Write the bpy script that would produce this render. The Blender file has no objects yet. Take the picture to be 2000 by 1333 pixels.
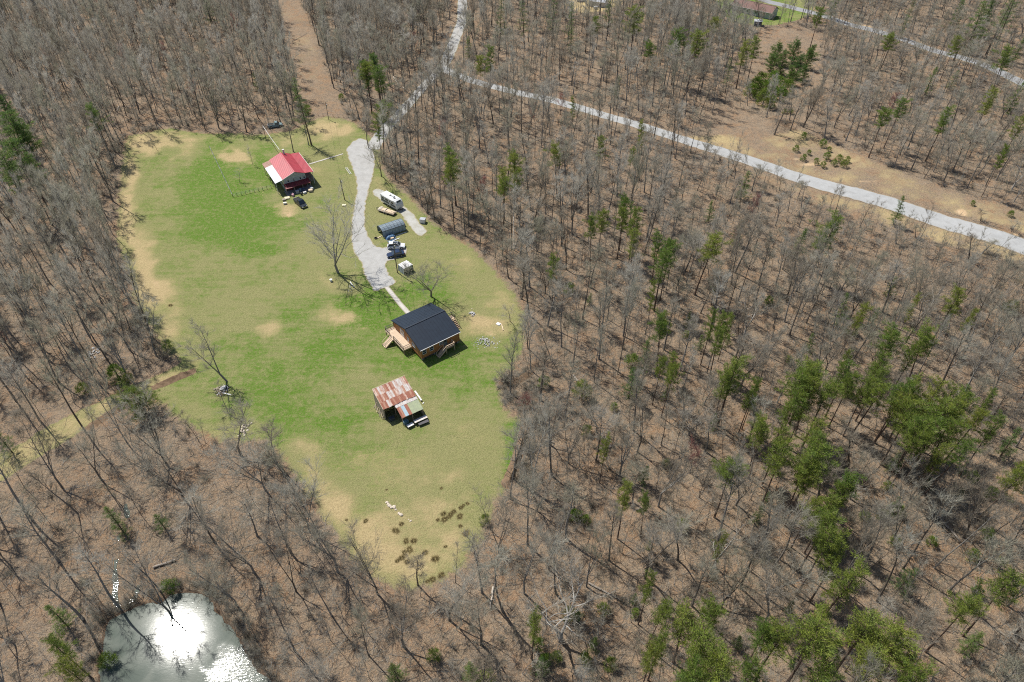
import bpy, math, random
import numpy as np
from mathutils import Vector, Matrix

# ------------------------------------------------------------------ camera, sky, sun
SC = bpy.context.scene
COL = SC.collection
FPX, PITCH, CAMH, CX, CY = 1370.0, math.radians(42.7), 110.0, 1000.0, 666.5   # photo is 2000 x 1333
cam_d = bpy.data.cameras.new('camera')
cam = bpy.data.objects.new('camera', cam_d); COL.objects.link(cam)
cam_d.sensor_width = 36.0; cam_d.lens = 36.0 * FPX / 2000.0
cam_d.clip_start = 1.0; cam_d.clip_end = 8000.0
cam.location = (0, 0, CAMH); cam.rotation_euler = (math.pi / 2 - PITCH, 0, 0)
SC.camera = cam

SUN_EL = math.radians(56.4); SUN_AZ = math.radians(46.4)      # azimuth measured from +Y towards -X
sun_vec = Vector((-math.sin(SUN_AZ) * math.cos(SUN_EL), math.cos(SUN_AZ) * math.cos(SUN_EL), math.sin(SUN_EL)))
W = bpy.data.worlds.new('World'); SC.world = W; W.use_nodes = True
wn = W.node_tree; wn.nodes.clear()
sky = wn.nodes.new('ShaderNodeTexSky'); sky.sky_type = 'NISHITA'; sky.sun_disc = False
sky.sun_elevation = SUN_EL; sky.sun_rotation = -SUN_AZ
sky.altitude = 400; sky.air_density = 1.0; sky.dust_density = 1.0
bg = wn.nodes.new('ShaderNodeBackground'); bg.inputs['Strength'].default_value = 0.095
wo = wn.nodes.new('ShaderNodeOutputWorld')
wn.links.new(sky.outputs[0], bg.inputs[0]); wn.links.new(bg.outputs[0], wo.inputs[0])
sl = bpy.data.lights.new('sun', 'SUN'); sl.energy = 5.0; sl.angle = math.radians(0.53); sl.color = (1.0, 0.96, 0.89)
so = bpy.data.objects.new('sun', sl); COL.objects.link(so)
so.rotation_euler = sun_vec.to_track_quat('Z', 'Y').to_euler(); so.location = (0, 0, 200)
SC.view_settings.view_transform = 'Standard'; SC.view_settings.look = 'None'
SC.view_settings.exposure = 0.38; SC.view_settings.gamma = 1.0; SC.view_settings.use_curve_mapping = False
SC.render.film_transparent = False
SC.cycles.max_bounces = 5; SC.cycles.diffuse_bounces = 3; SC.cycles.glossy_bounces = 2
SC.cycles.transmission_bounces = 3; SC.cycles.transparent_max_bounces = 6
SC.cycles.use_denoising = False
SC.cycles.filter_width = 1.1 if hasattr(SC.cycles, 'filter_width') else 1.5

# ------------------------------------------------------------------ geometry of the place
R = random.Random(7); NR = np.random.default_rng(7)
CP, SP = math.cos(PITCH), math.sin(PITCH)
HOME = np.array([-30.0, 140.0])

def sstep(a, b, x):
    t = np.clip((x - a) / (b - a), 0, 1); return t * t * (3 - 2 * t)

def unp(px, py, z=0.0):
    a = (px - CX) / FPX; b = (py - CY) / FPX
    t = (CAMH - z) / (b * CP + SP)
    return (a * t, (CP - b * SP) * t)

def project(x, y, z=0.0):
    zz = z - CAMH
    d = y * CP - zz * SP; u = y * SP + zz * CP
    return CX + FPX * x / d, CY - FPX * u / d

def pxm(x, y):                       # photo pixels per metre at a ground point
    return FPX / (y * CP + CAMH * SP)

def poly_xy(pts, z=0.0):
    return np.array([unp(p[0], p[1], z) for p in pts])

def poly_sd(poly, x, y):
    """signed distance to a closed polygon, positive inside"""
    x = np.asarray(x, float); y = np.asarray(y, float)
    best = np.full(x.shape, 1e18); ins = np.zeros(x.shape, bool)
    n = len(poly)
    for i in range(n):
        ax, ay = poly[i]; bx, by = poly[(i + 1) % n]
        dx, dy = bx - ax, by - ay
        t = np.clip(((x - ax) * dx + (y - ay) * dy) / (dx * dx + dy * dy + 1e-12), 0, 1)
        best = np.minimum(best, (x - ax - t * dx) ** 2 + (y - ay - t * dy) ** 2)
        c = (ay > y) != (by > y)
        with np.errstate(divide='ignore', invalid='ignore'):
            xi = (bx - ax) * (y - ay) / (by - ay + 1e-18) + ax
        ins ^= c & (x < xi)
    return np.where(ins, 1, -1) * np.sqrt(best)

def line_d(line, x, y):
    x = np.asarray(x, float); y = np.asarray(y, float)
    best = np.full(x.shape, 1e18)
    for i in range(len(line) - 1):
        ax, ay = line[i]; bx, by = line[i + 1]
        dx, dy = bx - ax, by - ay
        t = np.clip(((x - ax) * dx + (y - ay) * dy) / (dx * dx + dy * dy + 1e-12), 0, 1)
        best = np.minimum(best, (x - ax - t * dx) ** 2 + (y - ay - t * dy) ** 2)
    return np.sqrt(best)

LAWN = poly_xy([(250,270),(330,252),(390,262),(450,262),(500,265),(530,262),(575,255),(600,240),(640,228),(690,240),(715,262),(740,290),(745,330),(760,355),(800,385),(835,430),(870,455),(920,485),(965,530),(1000,570),(1025,620),(1020,680),(1000,720),(965,745),(985,800),(1025,835),(1015,880),(990,940),(955,1000),(930,1060),(900,1110),(850,1135),(790,1150),(740,1130),(690,1090),(650,1030),(600,960),(560,900),(520,860),(470,860),(430,860),(370,830),(330,800),(300,770),(340,740),(385,715),(330,690),(310,660),(270,600),(255,540),(230,470),(235,400),(240,340)])
TRACK = poly_xy([(400,690),(340,718),(260,755),(180,790),(100,830),(40,868),(0,888),(-90,930),(-90,985),(0,942),(80,890),(150,850),(230,800),(320,752),(390,722)])
STRIP = poly_xy([(512,-60),(568,-60),(582,0),(608,60),(630,130),(650,180),(674,230),(694,242),(604,242),(594,200),(578,140),(553,60),(533,20)])
VERGE_UP = poly_xy([(1330,262),(1420,262),(1500,268),(1560,255),(1640,290),(1750,340),(1880,388),(2000,428),(2120,468),(2120,510),(2000,470),(1750,392),(1500,320),(1380,288)])
VERGE_LO = poly_xy([(1440,318),(1600,372),(1750,412),(1900,462),(2000,498),(2120,540),(2120,575),(2000,528),(1850,482),(1700,436),(1560,392),(1460,345)])
POND = poly_xy([(205,1235),(212,1212),(243,1195),(274,1181),(305,1175),(336,1160),(364,1157),(400,1161),(417,1181),(437,1203),(459,1234),(481,1276),(498,1304),(532,1330),(560,1400),(480,1470),(330,1490),(225,1440),(200,1370),(192,1300)], -0.55)
YARD_TR = poly_xy([(1395,-40),(1395,6),(1425,45),(1515,52),(1560,40),(1590,20),(1600,-40)])
YARD_TC = poly_xy([(1095,-60),(1105,12),(1135,30),(1180,26),(1215,10),(1225,-60)])
MEADOW_R = poly_xy([(1370,230),(1440,215),(1500,250),(1500,300),(1400,275)])

def terr(x, y):
    x = np.asarray(x, float); y = np.asarray(y, float)
    d = np.hypot(x - HOME[0], y - HOME[1])
    f = sstep(75, 190, d)
    z = f * (1.6 * np.sin(x * 0.021 + 1.0) * np.cos(y * 0.017) + 0.9 * np.sin(x * 0.05 + y * 0.043) + 0.35 * np.sin(x * 0.13 - y * 0.11 + 2))
    z = z + 0.10 * np.sin(x * 0.23 + 0.7) * np.sin(y * 0.19) * (0.4 + 0.6 * f)
    near = (x > -110) & (x < 10) & (y > -10) & (y < 90)
    if near.any():
        s = np.full(x.shape, -50.0)
        s[near] = poly_sd(POND, x[near], y[near])
        k = sstep(-9, 1.5, s)
        z = z * (1 - k) - 0.42 * sstep(-6, -0.5, s) - 1.4 * sstep(-0.6, 3.5, s)
    return z

def tz(x, y):
    return float(terr(np.array([x]), np.array([y]))[0])

def at(px, py, h=0.0):
    """ground point whose point at height h above ground shows at photo pixel px,py"""
    x, y = unp(px, py, h)
    for _ in range(4):
        x, y = unp(px, py, tz(x, y) + h)
    return x, y

# ------------------------------------------------------------------ mesh helpers
class MB:
    def __init__(s): s.v = []; s.f = []; s.m = []
    def add(s, vs, fs, mi=0):
        o = len(s.v); s.v.extend(vs); s.f.extend([tuple(i + o for i in f) for f in fs]); s.m.extend([mi] * len(fs))
    def box(s, c, d, rz=0.0, mi=0, M=None, taper=1.0):
        x, y, z = [k / 2 for k in d]
        vs = [Vector((a * x * (taper if q > 0 else 1), b * y * (taper if q > 0 else 1), q * z)) for q in (-1, 1) for a, b in ((-1, -1), (1, -1), (1, 1), (-1, 1))]
        if M is None: M = Matrix.Rotation(rz, 3, 'Z')
        c = Vector(c)
        s.add([tuple(M @ v + c) for v in vs], [(3, 2, 1, 0), (4, 5, 6, 7), (0, 1, 5, 4), (1, 2, 6, 5), (2, 3, 7, 6), (3, 0, 4, 7)], mi)
    def bar(s, a, b, w, t=None, mi=0):
        a = Vector(a); b = Vector(b); d = b - a; L = d.length
        q = d.to_track_quat('X', 'Z').to_matrix()
        s.box((a + b) / 2, (L, w, t or w), mi=mi, M=q)
    def tube(s, pts, rad, n=6, cap=True, mi=0):
        pts = [Vector(p) for p in pts]; vs = []; fs = []
        for i, p in enumerate(pts):
            d = (pts[min(i + 1, len(pts) - 1)] - pts[max(i - 1, 0)])
            if d.length < 1e-9: d = Vector((0, 0, 1))
            q = d.to_track_quat('Z', 'Y').to_matrix()
            for k in range(n):
                a = 2 * math.pi * k / n
                vs.append(tuple(p + q @ Vector((math.cos(a) * rad[i], math.sin(a) * rad[i], 0))))
        for i in range(len(pts) - 1):
            for k in range(n):
                fs.append((i * n + k, i * n + (k + 1) % n, (i + 1) * n + (k + 1) % n, (i + 1) * n + k))
        if cap:
            fs.append(tuple(range(n - 1, -1, -1))); fs.append(tuple(range((len(pts) - 1) * n, len(pts) * n)))
        s.add(vs, fs, mi)
    def cyl(s, c, r, h, n=12, axis='Z', mi=0):
        c = Vector(c); d = {'X': Vector((1, 0, 0)), 'Y': Vector((0, 1, 0)), 'Z': Vector((0, 0, 1))}[axis] * (h / 2)
        s.tube([c - d, c + d], [r, r], n, True, mi)
    def sheet(s, a, b, c, d, th=0.03, mi=0):
        """a slab from four corners (a,b,c,d counter clockwise seen from outside), thickness th inward"""
        a, b, c, d = map(Vector, (a, b, c, d)); n = (b - a).cross(d - a).normalized() * th
        s.add([tuple(k) for k in (a - n, b - n, c - n, d - n, a, b, c, d)], [(3, 2, 1, 0), (4, 5, 6, 7), (0, 1, 5, 4), (1, 2, 6, 5), (2, 3, 7, 6), (3, 0, 4, 7)], mi)
    def prism(s, poly, z0, z1, mi=0):
        n = len(poly)
        s.add([(p[0], p[1], z0) for p in poly] + [(p[0], p[1], z1) for p in poly],
              [tuple(range(n - 1, -1, -1)), tuple(range(n, 2 * n))] + [(i, (i + 1) % n, n + (i + 1) % n, n + i) for i in range(n)], mi)
    def loft(s, secs, cap=True, mi=0):
        n = len(secs[0]); vs = [tuple(p) for q in secs for p in q]; fs = []
        for i in range(len(secs) - 1):
            for k in range(n):
                fs.append((i * n + k, i * n + (k + 1) % n, (i + 1) * n + (k + 1) % n, (i + 1) * n + k))
        if cap:
            fs.append(tuple(range(n - 1, -1, -1))); fs.append(tuple(range((len(secs) - 1) * n, len(secs) * n)))
        s.add(vs, fs, mi)
    def mesh(s, name, mats, smooth=False):
        me = bpy.data.meshes.new(name); me.from_pydata(s.v, [], s.f)
        for m in (mats if isinstance(mats, (list, tuple)) else [mats]): me.materials.append(m)
        if any(s.m): me.polygons.foreach_set('material_index', s.m)
        if smooth: me.polygons.foreach_set('use_smooth', [True] * len(s.f))
        me.validate(); me.update(); return me
    def build(s, name, mats, parent=None, smooth=False):
        return link(name, s.mesh(name, mats, smooth), parent)

def link(name, data, parent=None):
    o = bpy.data.objects.new(name, data); COL.objects.link(o)
    if parent is not None: o.parent = parent
    return o

def tag(o, label=None, cat=None, group=None, kind=None):
    if label: o['label'] = label
    if cat: o['category'] = cat
    if group: o['group'] = group
    if kind: o['kind'] = kind
    return o

def thing(name, label, cat, loc, rz=0.0, group=None):
    o = link(name, None); o.location = (loc[0], loc[1], loc[2] if len(loc) > 2 else tz(loc[0], loc[1]))
    o.rotation_euler = (0, 0, rz); o.empty_display_size = 0.3
    return tag(o, label, cat, group)

# ------------------------------------------------------------------ materials
def nmat(name):
    m = bpy.data.materials.new(name); m.use_nodes = True
    nt = m.node_tree; b = nt.nodes['Principled BSDF']; return m, nt, b

def N(nt, t, **kw):
    n = nt.nodes.new(t)
    for k, v in kw.items():
        if k in n.inputs: n.inputs[k].default_value = v
        else: setattr(n, k, v)
    return n

def c4(c): return (c[0], c[1], c[2], 1.0)

def mixc(nt, fac, a, b, blend='MIX'):
    n = nt.nodes.new('ShaderNodeMix'); n.data_type = 'RGBA'; n.blend_type = blend
    for sock, v in ((n.inputs[0], fac), (n.inputs[6], a), (n.inputs[7], b)):
        if hasattr(v, 'is_linked'): nt.links.new(v, sock)
        elif isinstance(v, (tuple, list)): sock.default_value = c4(v)
        else: sock.default_value = v
    return n.outputs[2]

def maths(nt, op, a, b=0.0, c=None):
    n = nt.nodes.new('ShaderNodeMath'); n.operation = op
    for i, v in enumerate((a, b, c)):
        if v is None: continue
        if hasattr(v, 'is_linked'): nt.links.new(v, n.inputs[i])
        else: n.inputs[i].default_value = v
    return n.outputs[0]

def ramp(nt, fac, lo, hi):
    n = nt.nodes.new('ShaderNodeMapRange'); n.interpolation_type = 'SMOOTHSTEP'
    n.inputs[1].default_value = lo; n.inputs[2].default_value = hi
    nt.links.new(fac, n.inputs[0]); return n.outputs[0]

def noise(nt, scale, detail=4.0, rough=0.6, dist=0.0, vec=None):
    n = nt.nodes.new('ShaderNodeTexNoise')
    n.inputs['Scale'].default_value = scale; n.inputs['Detail'].default_value = detail
    n.inputs['Roughness'].default_value = rough; n.inputs['Distortion'].default_value = dist
    if vec is not None: nt.links.new(vec, n.inputs['Vector'])
    return n.outputs[0]

def bump(nt, b, h, strength=0.4, dist=0.05):
    n = nt.nodes.new('ShaderNodeBump'); n.inputs['Strength'].default_value = strength; n.inputs['Distance'].default_value = dist
    nt.links.new(h, n.inputs['Height']); nt.links.new(n.outputs[0], b.inputs['Normal'])

def geo_pos(nt):
    return nt.nodes.new('ShaderNodeNewGeometry').outputs['Position']

_mc = {}
def paint(name, c, rough=0.6, c2=None, scale=3.0, metal=0.0, spec=0.4, bmp=0.0, detail=4.0, stretch=None):
    if name in _mc: return _mc[name]
    m, nt, b = nmat(name)
    b.inputs['Roughness'].default_value = rough; b.inputs['Metallic'].default_value = metal
    b.inputs['Specular IOR Level'].default_value = spec
    if c2 is None: c2 = tuple(k * 0.78 for k in c)
    vec = nt.nodes.new('ShaderNodeTexCoord').outputs['Object']
    if stretch:
        vm = nt.nodes.new('ShaderNodeVectorMath'); vm.operation = 'MULTIPLY'; vm.inputs[1].default_value = stretch; nt.links.new(vec, vm.inputs[0]); vec = vm.outputs[0]
    f = noise(nt, scale, detail, 0.65, 0.0, vec)
    nt.links.new(mixc(nt, ramp(nt, f, 0.35, 0.65), c, c2), b.inputs['Base Color'])
    if bmp: bump(nt, b, f, bmp, 0.03)
    _mc[name] = m; return m

def glass(name='window_glass', c=(0.02, 0.03, 0.04)):
    if name in _mc: return _mc[name]
    m, nt, b = nmat(name)
    b.inputs['Base Color'].default_value = c4(c); b.inputs['Roughness'].default_value = 0.06; b.inputs['Specular IOR Level'].default_value = 0.8
    f = noise(nt, 1.5, 2); bump(nt, b, f, 0.05, 0.02)
    _mc[name] = m; return m

def bark_mat(name, cols, through=0.0):
    m, nt, b = nmat(name)
    rnd = nt.nodes.new('ShaderNodeObjectInfo').outputs['Random']
    cr = nt.nodes.new('ShaderNodeValToRGB'); nt.links.new(rnd, cr.inputs[0])
    el = cr.color_ramp.elements
    el[0].position = 0; el[0].color = c4(cols[0]); el[1].position = 1; el[1].color = c4(cols[-1])
    for i, c in enumerate(cols[1:-1]):
        e = el.new((i + 1) / (len(cols) - 1)); e.color = c4(c)
    vec = nt.nodes.new('ShaderNodeTexCoord').outputs['Object']
    f = noise(nt, 2.2, 5, 0.7, 0.0, vec)
    nt.links.new(mixc(nt, ramp(nt, f, 0.35, 0.7), cr.outputs[0], mixc(nt, 0.45, cr.outputs[0], (0.05, 0.045, 0.04))), b.inputs['Base Color'])
    b.inputs['Roughness'].default_value = 0.9; b.inputs['Specular IOR Level'].default_value = 0.15
    if through:      # twigs are round: a flat blade must also show the light that falls on its far side
        tr = nt.nodes.new('ShaderNodeBsdfTranslucent'); nt.links.new(b.inputs['Base Color'].links[0].from_socket, tr.inputs[0])
        mx = nt.nodes.new('ShaderNodeMixShader'); mx.inputs[0].default_value = through
        nt.links.new(b.outputs[0], mx.inputs[1]); nt.links.new(tr.outputs[0], mx.inputs[2]); nt.links.new(mx.outputs[0], nt.nodes['Material Output'].inputs[0])
    return m

M_BARK = bark_mat('bark', [(0.13, 0.105, 0.082), (0.18, 0.155, 0.13), (0.23, 0.21, 0.185), (0.29, 0.275, 0.25)])
M_TWIG = bark_mat('twigs', [(0.31, 0.265, 0.20), (0.45, 0.415, 0.34), (0.38, 0.365, 0.27), (0.58, 0.55, 0.475), (0.40, 0.36, 0.295)], 0.5)
M_WHITE_BARK = bark_mat('pale_bark', [(0.40, 0.375, 0.34), (0.48, 0.455, 0.41)])
M_RED_TWIG = bark_mat('budding_twigs', [(0.36, 0.17, 0.15), (0.33, 0.19, 0.16)], 0.5)
M_PINE_BARK = bark_mat('pine_bark', [(0.11, 0.075, 0.055), (0.16, 0.11, 0.085)])

def needle_mat(name, a, bcol):
    m, nt, b = nmat(name)
    rnd = nt.nodes.new('ShaderNodeObjectInfo').outputs['Random']
    f = noise(nt, 0.9, 4, 0.7, 0.0, nt.nodes.new('ShaderNodeTexCoord').outputs['Object'])
    base = mixc(nt, rnd, a, bcol)
    col = mixc(nt, ramp(nt, f, 0.3, 0.7), base, mixc(nt, 1.0, base, (1.45, 1.25, 0.8), 'MULTIPLY'))
    nt.links.new(col, b.inputs['Base Color']); b.inputs['Roughness'].default_value = 0.6; b.inputs['Specular IOR Level'].default_value = 0.25
    tr = nt.nodes.new('ShaderNodeBsdfTranslucent'); nt.links.new(col, tr.inputs[0])
    mx = nt.nodes.new('ShaderNodeMixShader'); mx.inputs[0].default_value = 0.42
    out = nt.nodes['Material Output']
    nt.links.new(b.outputs[0], mx.inputs[1]); nt.links.new(tr.outputs[0], mx.inputs[2]); nt.links.new(mx.outputs[0], out.inputs[0])
    return m
M_PINE = needle_mat('pine_needles', (0.098, 0.170, 0.038), (0.195, 0.240, 0.058))
M_FIR = needle_mat('dark_needles', (0.070, 0.145, 0.045), (0.125, 0.200, 0.062))
M_BUSH = needle_mat('bush_leaves', (0.105, 0.19, 0.028), (0.165, 0.215, 0.055))

# ground: colour masks per vertex, broken up by noise
def ground_mat(name):
    m, nt, b = nmat(name)
    P = geo_pos(nt)
    at1 = N(nt, 'ShaderNodeVertexColor', layer_name='cover')
    sep = nt.nodes.new('ShaderNodeSeparateColor'); nt.links.new(at1.outputs[0], sep.inputs[0])
    at2 = N(nt, 'ShaderNodeVertexColor', layer_name='soil')
    sep2 = nt.nodes.new('ShaderNodeSeparateColor'); nt.links.new(at2.outputs[0], sep2.inputs[0])
    n1 = noise(nt, 0.09, 6, 0.65, 0.6, P); n2 = noise(nt, 0.45, 5, 0.65, 0.2, P)
    n3 = noise(nt, 2.2, 5, 0.7, 0.0, P); n4 = noise(nt, 7.0, 3, 0.7, 0.0, P); n5 = noise(nt, 22.0, 2, 0.6, 0.0, P); n6 = noise(nt, 0.95, 5, 0.7, 0.4, P)
    # forest litter
    lit = mixc(nt, ramp(nt, n1, 0.38, 0.62), (0.285, 0.165, 0.088), (0.272, 0.216, 0.155))
    lit = mixc(nt, ramp(nt, n2, 0.42, 0.60), lit, (0.180, 0.145, 0.110))
    lit = mixc(nt, maths(nt, 'MULTIPLY', ramp(nt, n6, 0.52, 0.66), 0.7), lit, (0.118, 0.088, 0.062))
    lit = mixc(nt, ramp(nt, n3, 0.46, 0.60), lit, (0.315, 0.222, 0.140))
    lit = mixc(nt, ramp(nt, n4, 0.47, 0.62), lit, (0.100, 0.070, 0.050))
    lit = mixc(nt, maths(nt, 'MULTIPLY', ramp(nt, n5, 0.52, 0.7), 0.7), lit, (0.46, 0.38, 0.28))
    # grass
    lush = maths(nt, 'ADD', sep.outputs[1], maths(nt, 'ADD', maths(nt, 'MULTIPLY', maths(nt, 'SUBTRACT', n2, 0.5), 1.5), maths(nt, 'MULTIPLY', maths(nt, 'SUBTRACT', n1, 0.5), 1.2)))
    mp = nt.nodes.new('ShaderNodeMapping'); mp.inputs['Rotation'].default_value = (0, 0, math.radians(-38)); mp.inputs['Scale'].default_value = (0.09, 0.75, 1); nt.links.new(P, mp.inputs[0])
    mow = noise(nt, 1.0, 4, 0.6, 0.3, mp.outputs[0])
    lush = maths(nt, 'ADD', lush, maths(nt, 'MULTIPLY', maths(nt, 'SUBTRACT', mow, 0.5), 1.1))
    gr = mixc(nt, ramp(nt, lush, 0.0, 1.0), (0.268, 0.256, 0.112), (0.090, 0.188, 0.016))
    gr = mixc(nt, maths(nt, 'MULTIPLY', ramp(nt, n6, 0.50, 0.62), 0.5), gr, (0.30, 0.265, 0.13))
    gr = mixc(nt, maths(nt, 'MULTIPLY', ramp(nt, n3, 0.45, 0.62), 0.6), gr, (0.21, 0.205, 0.085))
    gr = mixc(nt, maths(nt, 'MULTIPLY', ramp(nt, n4, 0.47, 0.62), 0.65), gr, (0.058, 0.080, 0.016))
    gr = mixc(nt, maths(nt, 'MULTIPLY', ramp(nt, n5, 0.5, 0.75), 0.35), gr, (0.30, 0.28, 0.14))
    # straw and clay
    st = mixc(nt, ramp(nt, n3, 0.35, 0.7), (0.44, 0.345, 0.185), (0.335, 0.26, 0.135))
    st = mixc(nt, maths(nt, 'MULTIPLY', ramp(nt, n4, 0.5, 0.75), 0.5), st, (0.17, 0.14, 0.07))
    cl = mixc(nt, ramp(nt, n3, 0.35, 0.7), (0.56, 0.42, 0.26), (0.44, 0.29, 0.165))
    mud = mixc(nt, ramp(nt, n3, 0.35, 0.7), (0.11, 0.075, 0.05), (0.16, 0.11, 0.075))
    def blend(base, col, maskout, w=0.55, lo=0.32, hi=0.62):
        k = maths(nt, 'ADD', maskout, maths(nt, 'MULTIPLY', maths(nt, 'SUBTRACT', n2, 0.5), w))
        k = maths(nt, 'ADD', k, maths(nt, 'MULTIPLY', maths(nt, 'SUBTRACT', n3, 0.5), w * 0.6))
        return mixc(nt, ramp(nt, k, lo, hi), base, col)
    c = blend(lit, gr, sep.outputs[0], 0.95, 0.3, 0.65)
    c = blend(c, st, sep.outputs[2], 0.8, 0.15, 0.72)
    c = blend(c, cl, sep2.outputs[0], 0.6, 0.3, 0.7)
    c = blend(c, mud, sep2.outputs[1], 0.6, 0.3, 0.75)
    nt.links.new(c, b.inputs['Base Color'])
    b.inputs['Roughness'].default_value = 0.95; b.inputs['Specular IOR Level'].default_value = 0.1
    h = maths(nt, 'ADD', maths(nt, 'MULTIPLY', n3, 1.2), maths(nt, 'ADD', maths(nt, 'MULTIPLY', n4, 0.8), maths(nt, 'MULTIPLY', n5, 0.35)))
    bump(nt, b, h, 0.9, 0.22)
    return m

def gravel_mat(name, a, bcol, dark, edge=(0.27, 0.235, 0.135), weed=0.5):
    """'lane' attribute: red = 0 at the edge .. 1 inside, green = signed place across the lane"""
    m, nt, b = nmat(name); P = geo_pos(nt)
    at1 = N(nt, 'ShaderNodeVertexColor', layer_name='lane')
    sep = nt.nodes.new('ShaderNodeSeparateColor'); nt.links.new(at1.outputs[0], sep.inputs[0])
    n0 = noise(nt, 0.11, 4, 0.6, 0.4, P); n1 = noise(nt, 0.5, 5, 0.65, 0.3, P); n2 = noise(nt, 2.6, 5, 0.7, 0, P); n3 = noise(nt, 14, 3, 0.7, 0, P)
    c = mixc(nt, ramp(nt, n1, 0.35, 0.65), a, bcol)
    c = mixc(nt, maths(nt, 'MULTIPLY', ramp(nt, n0, 0.45, 0.7), 0.2), c, dark)
    c = mixc(nt, maths(nt, 'MULTIPLY', ramp(nt, n2, 0.52, 0.72), 0.4), c, dark)
    c = mixc(nt, maths(nt, 'MULTIPLY', ramp(nt, n3, 0.5, 0.7), 0.4), c, tuple(k * 1.25 for k in a))
    # strip between the wheel tracks: loose stone and weeds
    mid = maths(nt, 'SUBTRACT', 1.0, ramp(nt, maths(nt, 'ABSOLUTE', maths(nt, 'SUBTRACT', sep.outputs[1], 0.5)), 0.03, 0.12))
    c = mixc(nt, maths(nt, 'MULTIPLY', mid, maths(nt, 'MULTIPLY', ramp(nt, n1, 0.42, 0.6), weed)), c, dark)
    k = maths(nt, 'ADD', sep.outputs[0], maths(nt, 'ADD', maths(nt, 'MULTIPLY', maths(nt, 'SUBTRACT', n1, 0.5), 0.7), maths(nt, 'MULTIPLY', maths(nt, 'SUBTRACT', n2, 0.5), 0.7)))
    c = mixc(nt, ramp(nt, k, 0.12, 0.5), edge, c)
    nt.links.new(c, b.inputs['Base Color']); b.inputs['Roughness'].default_value = 0.95; b.inputs['Specular IOR Level'].default_value = 0.15
    bump(nt, b, maths(nt, 'ADD', n2, n3), 0.6, 0.06)
    return m
def lane_attr(me, edge, across):
    ca = me.color_attributes.new('lane', 'FLOAT_COLOR', 'POINT'); n = len(me.vertices)
    ca.data.foreach_set('color', np.stack([edge, across, np.zeros(n), np.ones(n)], -1).astype(np.float32).ravel())
M_GROUND = ground_mat('ground_cover')
M_GRAVEL = gravel_mat('gravel', (0.37, 0.366, 0.35), (0.315, 0.31, 0.295), (0.235, 0.22, 0.195))
M_GRAVEL3 = gravel_mat('packed_gravel', (0.345, 0.348, 0.342), (0.305, 0.308, 0.302), (0.25, 0.245, 0.235), (0.24, 0.19, 0.125), 0.3)
M_GRAVEL2 = gravel_mat('weedy_gravel', (0.39, 0.385, 0.36), (0.32, 0.31, 0.27), (0.24, 0.23, 0.15))
M_ASPHALT = gravel_mat('worn_road', (0.27, 0.275, 0.28), (0.23, 0.235, 0.24), (0.21, 0.20, 0.19))
M_CONC = gravel_mat('path_concrete', (0.47, 0.445, 0.41), (0.40, 0.375, 0.34), (0.33, 0.30, 0.26), (0.30, 0.27, 0.2), 0.0)
M_DIRT = paint('bank_dirt', (0.20, 0.135, 0.085), 0.95, (0.12, 0.08, 0.05), 1.4, spec=0.1, bmp=0.6)

# ------------------------------------------------------------------ terrain (one grid; ground, lawn and pond bed are cut from it)
xs = np.concatenate([np.array([-4000, -1500, -700, -450]), np.arange(-330, 331, 1.0), np.array([450, 700, 1500, 4000])])
yl = [15.0]
while yl[-1] < 460: yl.append(yl[-1] + 0.75 + yl[-1] * 0.0022)
ys = np.concatenate([np.array([-3000, -900, -250, -60, -20]), np.array(yl), np.array([560, 800, 1500, 3000, 6000])])
GX, GY = np.meshgrid(xs, ys)
gx, gy = GX.ravel(), GY.ravel()
gz = terr(gx, gy)
far = (np.abs(gx) > 400) | (gy > 480) | (gy < 0)
gz[far] = gz[far] * 0.0 + 0.0
ZC = np.clip(gy, 20, 1e9)
ppx, ppy = project(gx, np.clip(gy, 5, None), gz)
inb = (np.abs(gx) < 335) & (gy > 10) & (gy < 470)
def field(poly, soft=1.2):
    o = np.zeros(gx.shape); s = poly_sd(poly, gx[inb], gy[inb]); o[inb] = sstep(-soft, soft, s); return o
def vnoise(x, y, s, seed):
    rg = np.random.default_rng(seed); T = rg.random((64, 64))
    u = x / s; v = y / s; i = np.floor(u).astype(int); j = np.floor(v).astype(int); fu = u - i; fv = v - j
    fu = fu * fu * (3 - 2 * fu); fv = fv * fv * (3 - 2 * fv); q = lambda a, b: T[a % 64, b % 64]
    return (q(i, j) * (1 - fu) + q(i + 1, j) * fu) * (1 - fv) + (q(i, j + 1) * (1 - fu) + q(i + 1, j + 1) * fu) * fv
nz = vnoise(gx, gy, 9, 1) * 0.6 + vnoise(gx, gy, 3.7, 2) * 0.4 - 0.5
wqx = (vnoise(gx, gy, 7, 61) + vnoise(gx, gy, 2.6, 62) * .6 - .8) * 46; wqy = (vnoise(gx, gy, 7, 63) + vnoise(gx, gy, 2.6, 64) * .6 - .8) * 34
def blobs(lst):
    o = np.zeros(gx.shape)
    for (bx, by, rx, ry, s) in lst:
        q = np.zeros(gx.shape); k = inb & (np.abs(ppx - bx) < 3 * rx) & (np.abs(ppy - by) < 3 * ry)
        q[k] = s * np.exp(-1.1 * (((ppx[k] + wqx[k] * min(1, rx / 40) - bx) / rx) ** 2 + ((ppy[k] + wqy[k] * min(1, ry / 30) - by) / ry) ** 2)); o = np.maximum(o, q)
    return o
f_lawn = field(LAWN, 3.6); f_track = field(TRACK, 1.4); f_strip = field(STRIP, 2.5)
f_vu = field(VERGE_UP, 2.0); f_vl = field(VERGE_LO, 2.5); f_tr = field(YARD_TR, 2.5); f_tc = field(YARD_TC, 3); f_md = field(MEADOW_R, 4)
grass = np.clip(f_lawn + 0.9 * f_track + f_tr + 0.12 * f_md + 0.25 * f_vl * (nz > 0), 0, 1)
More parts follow.
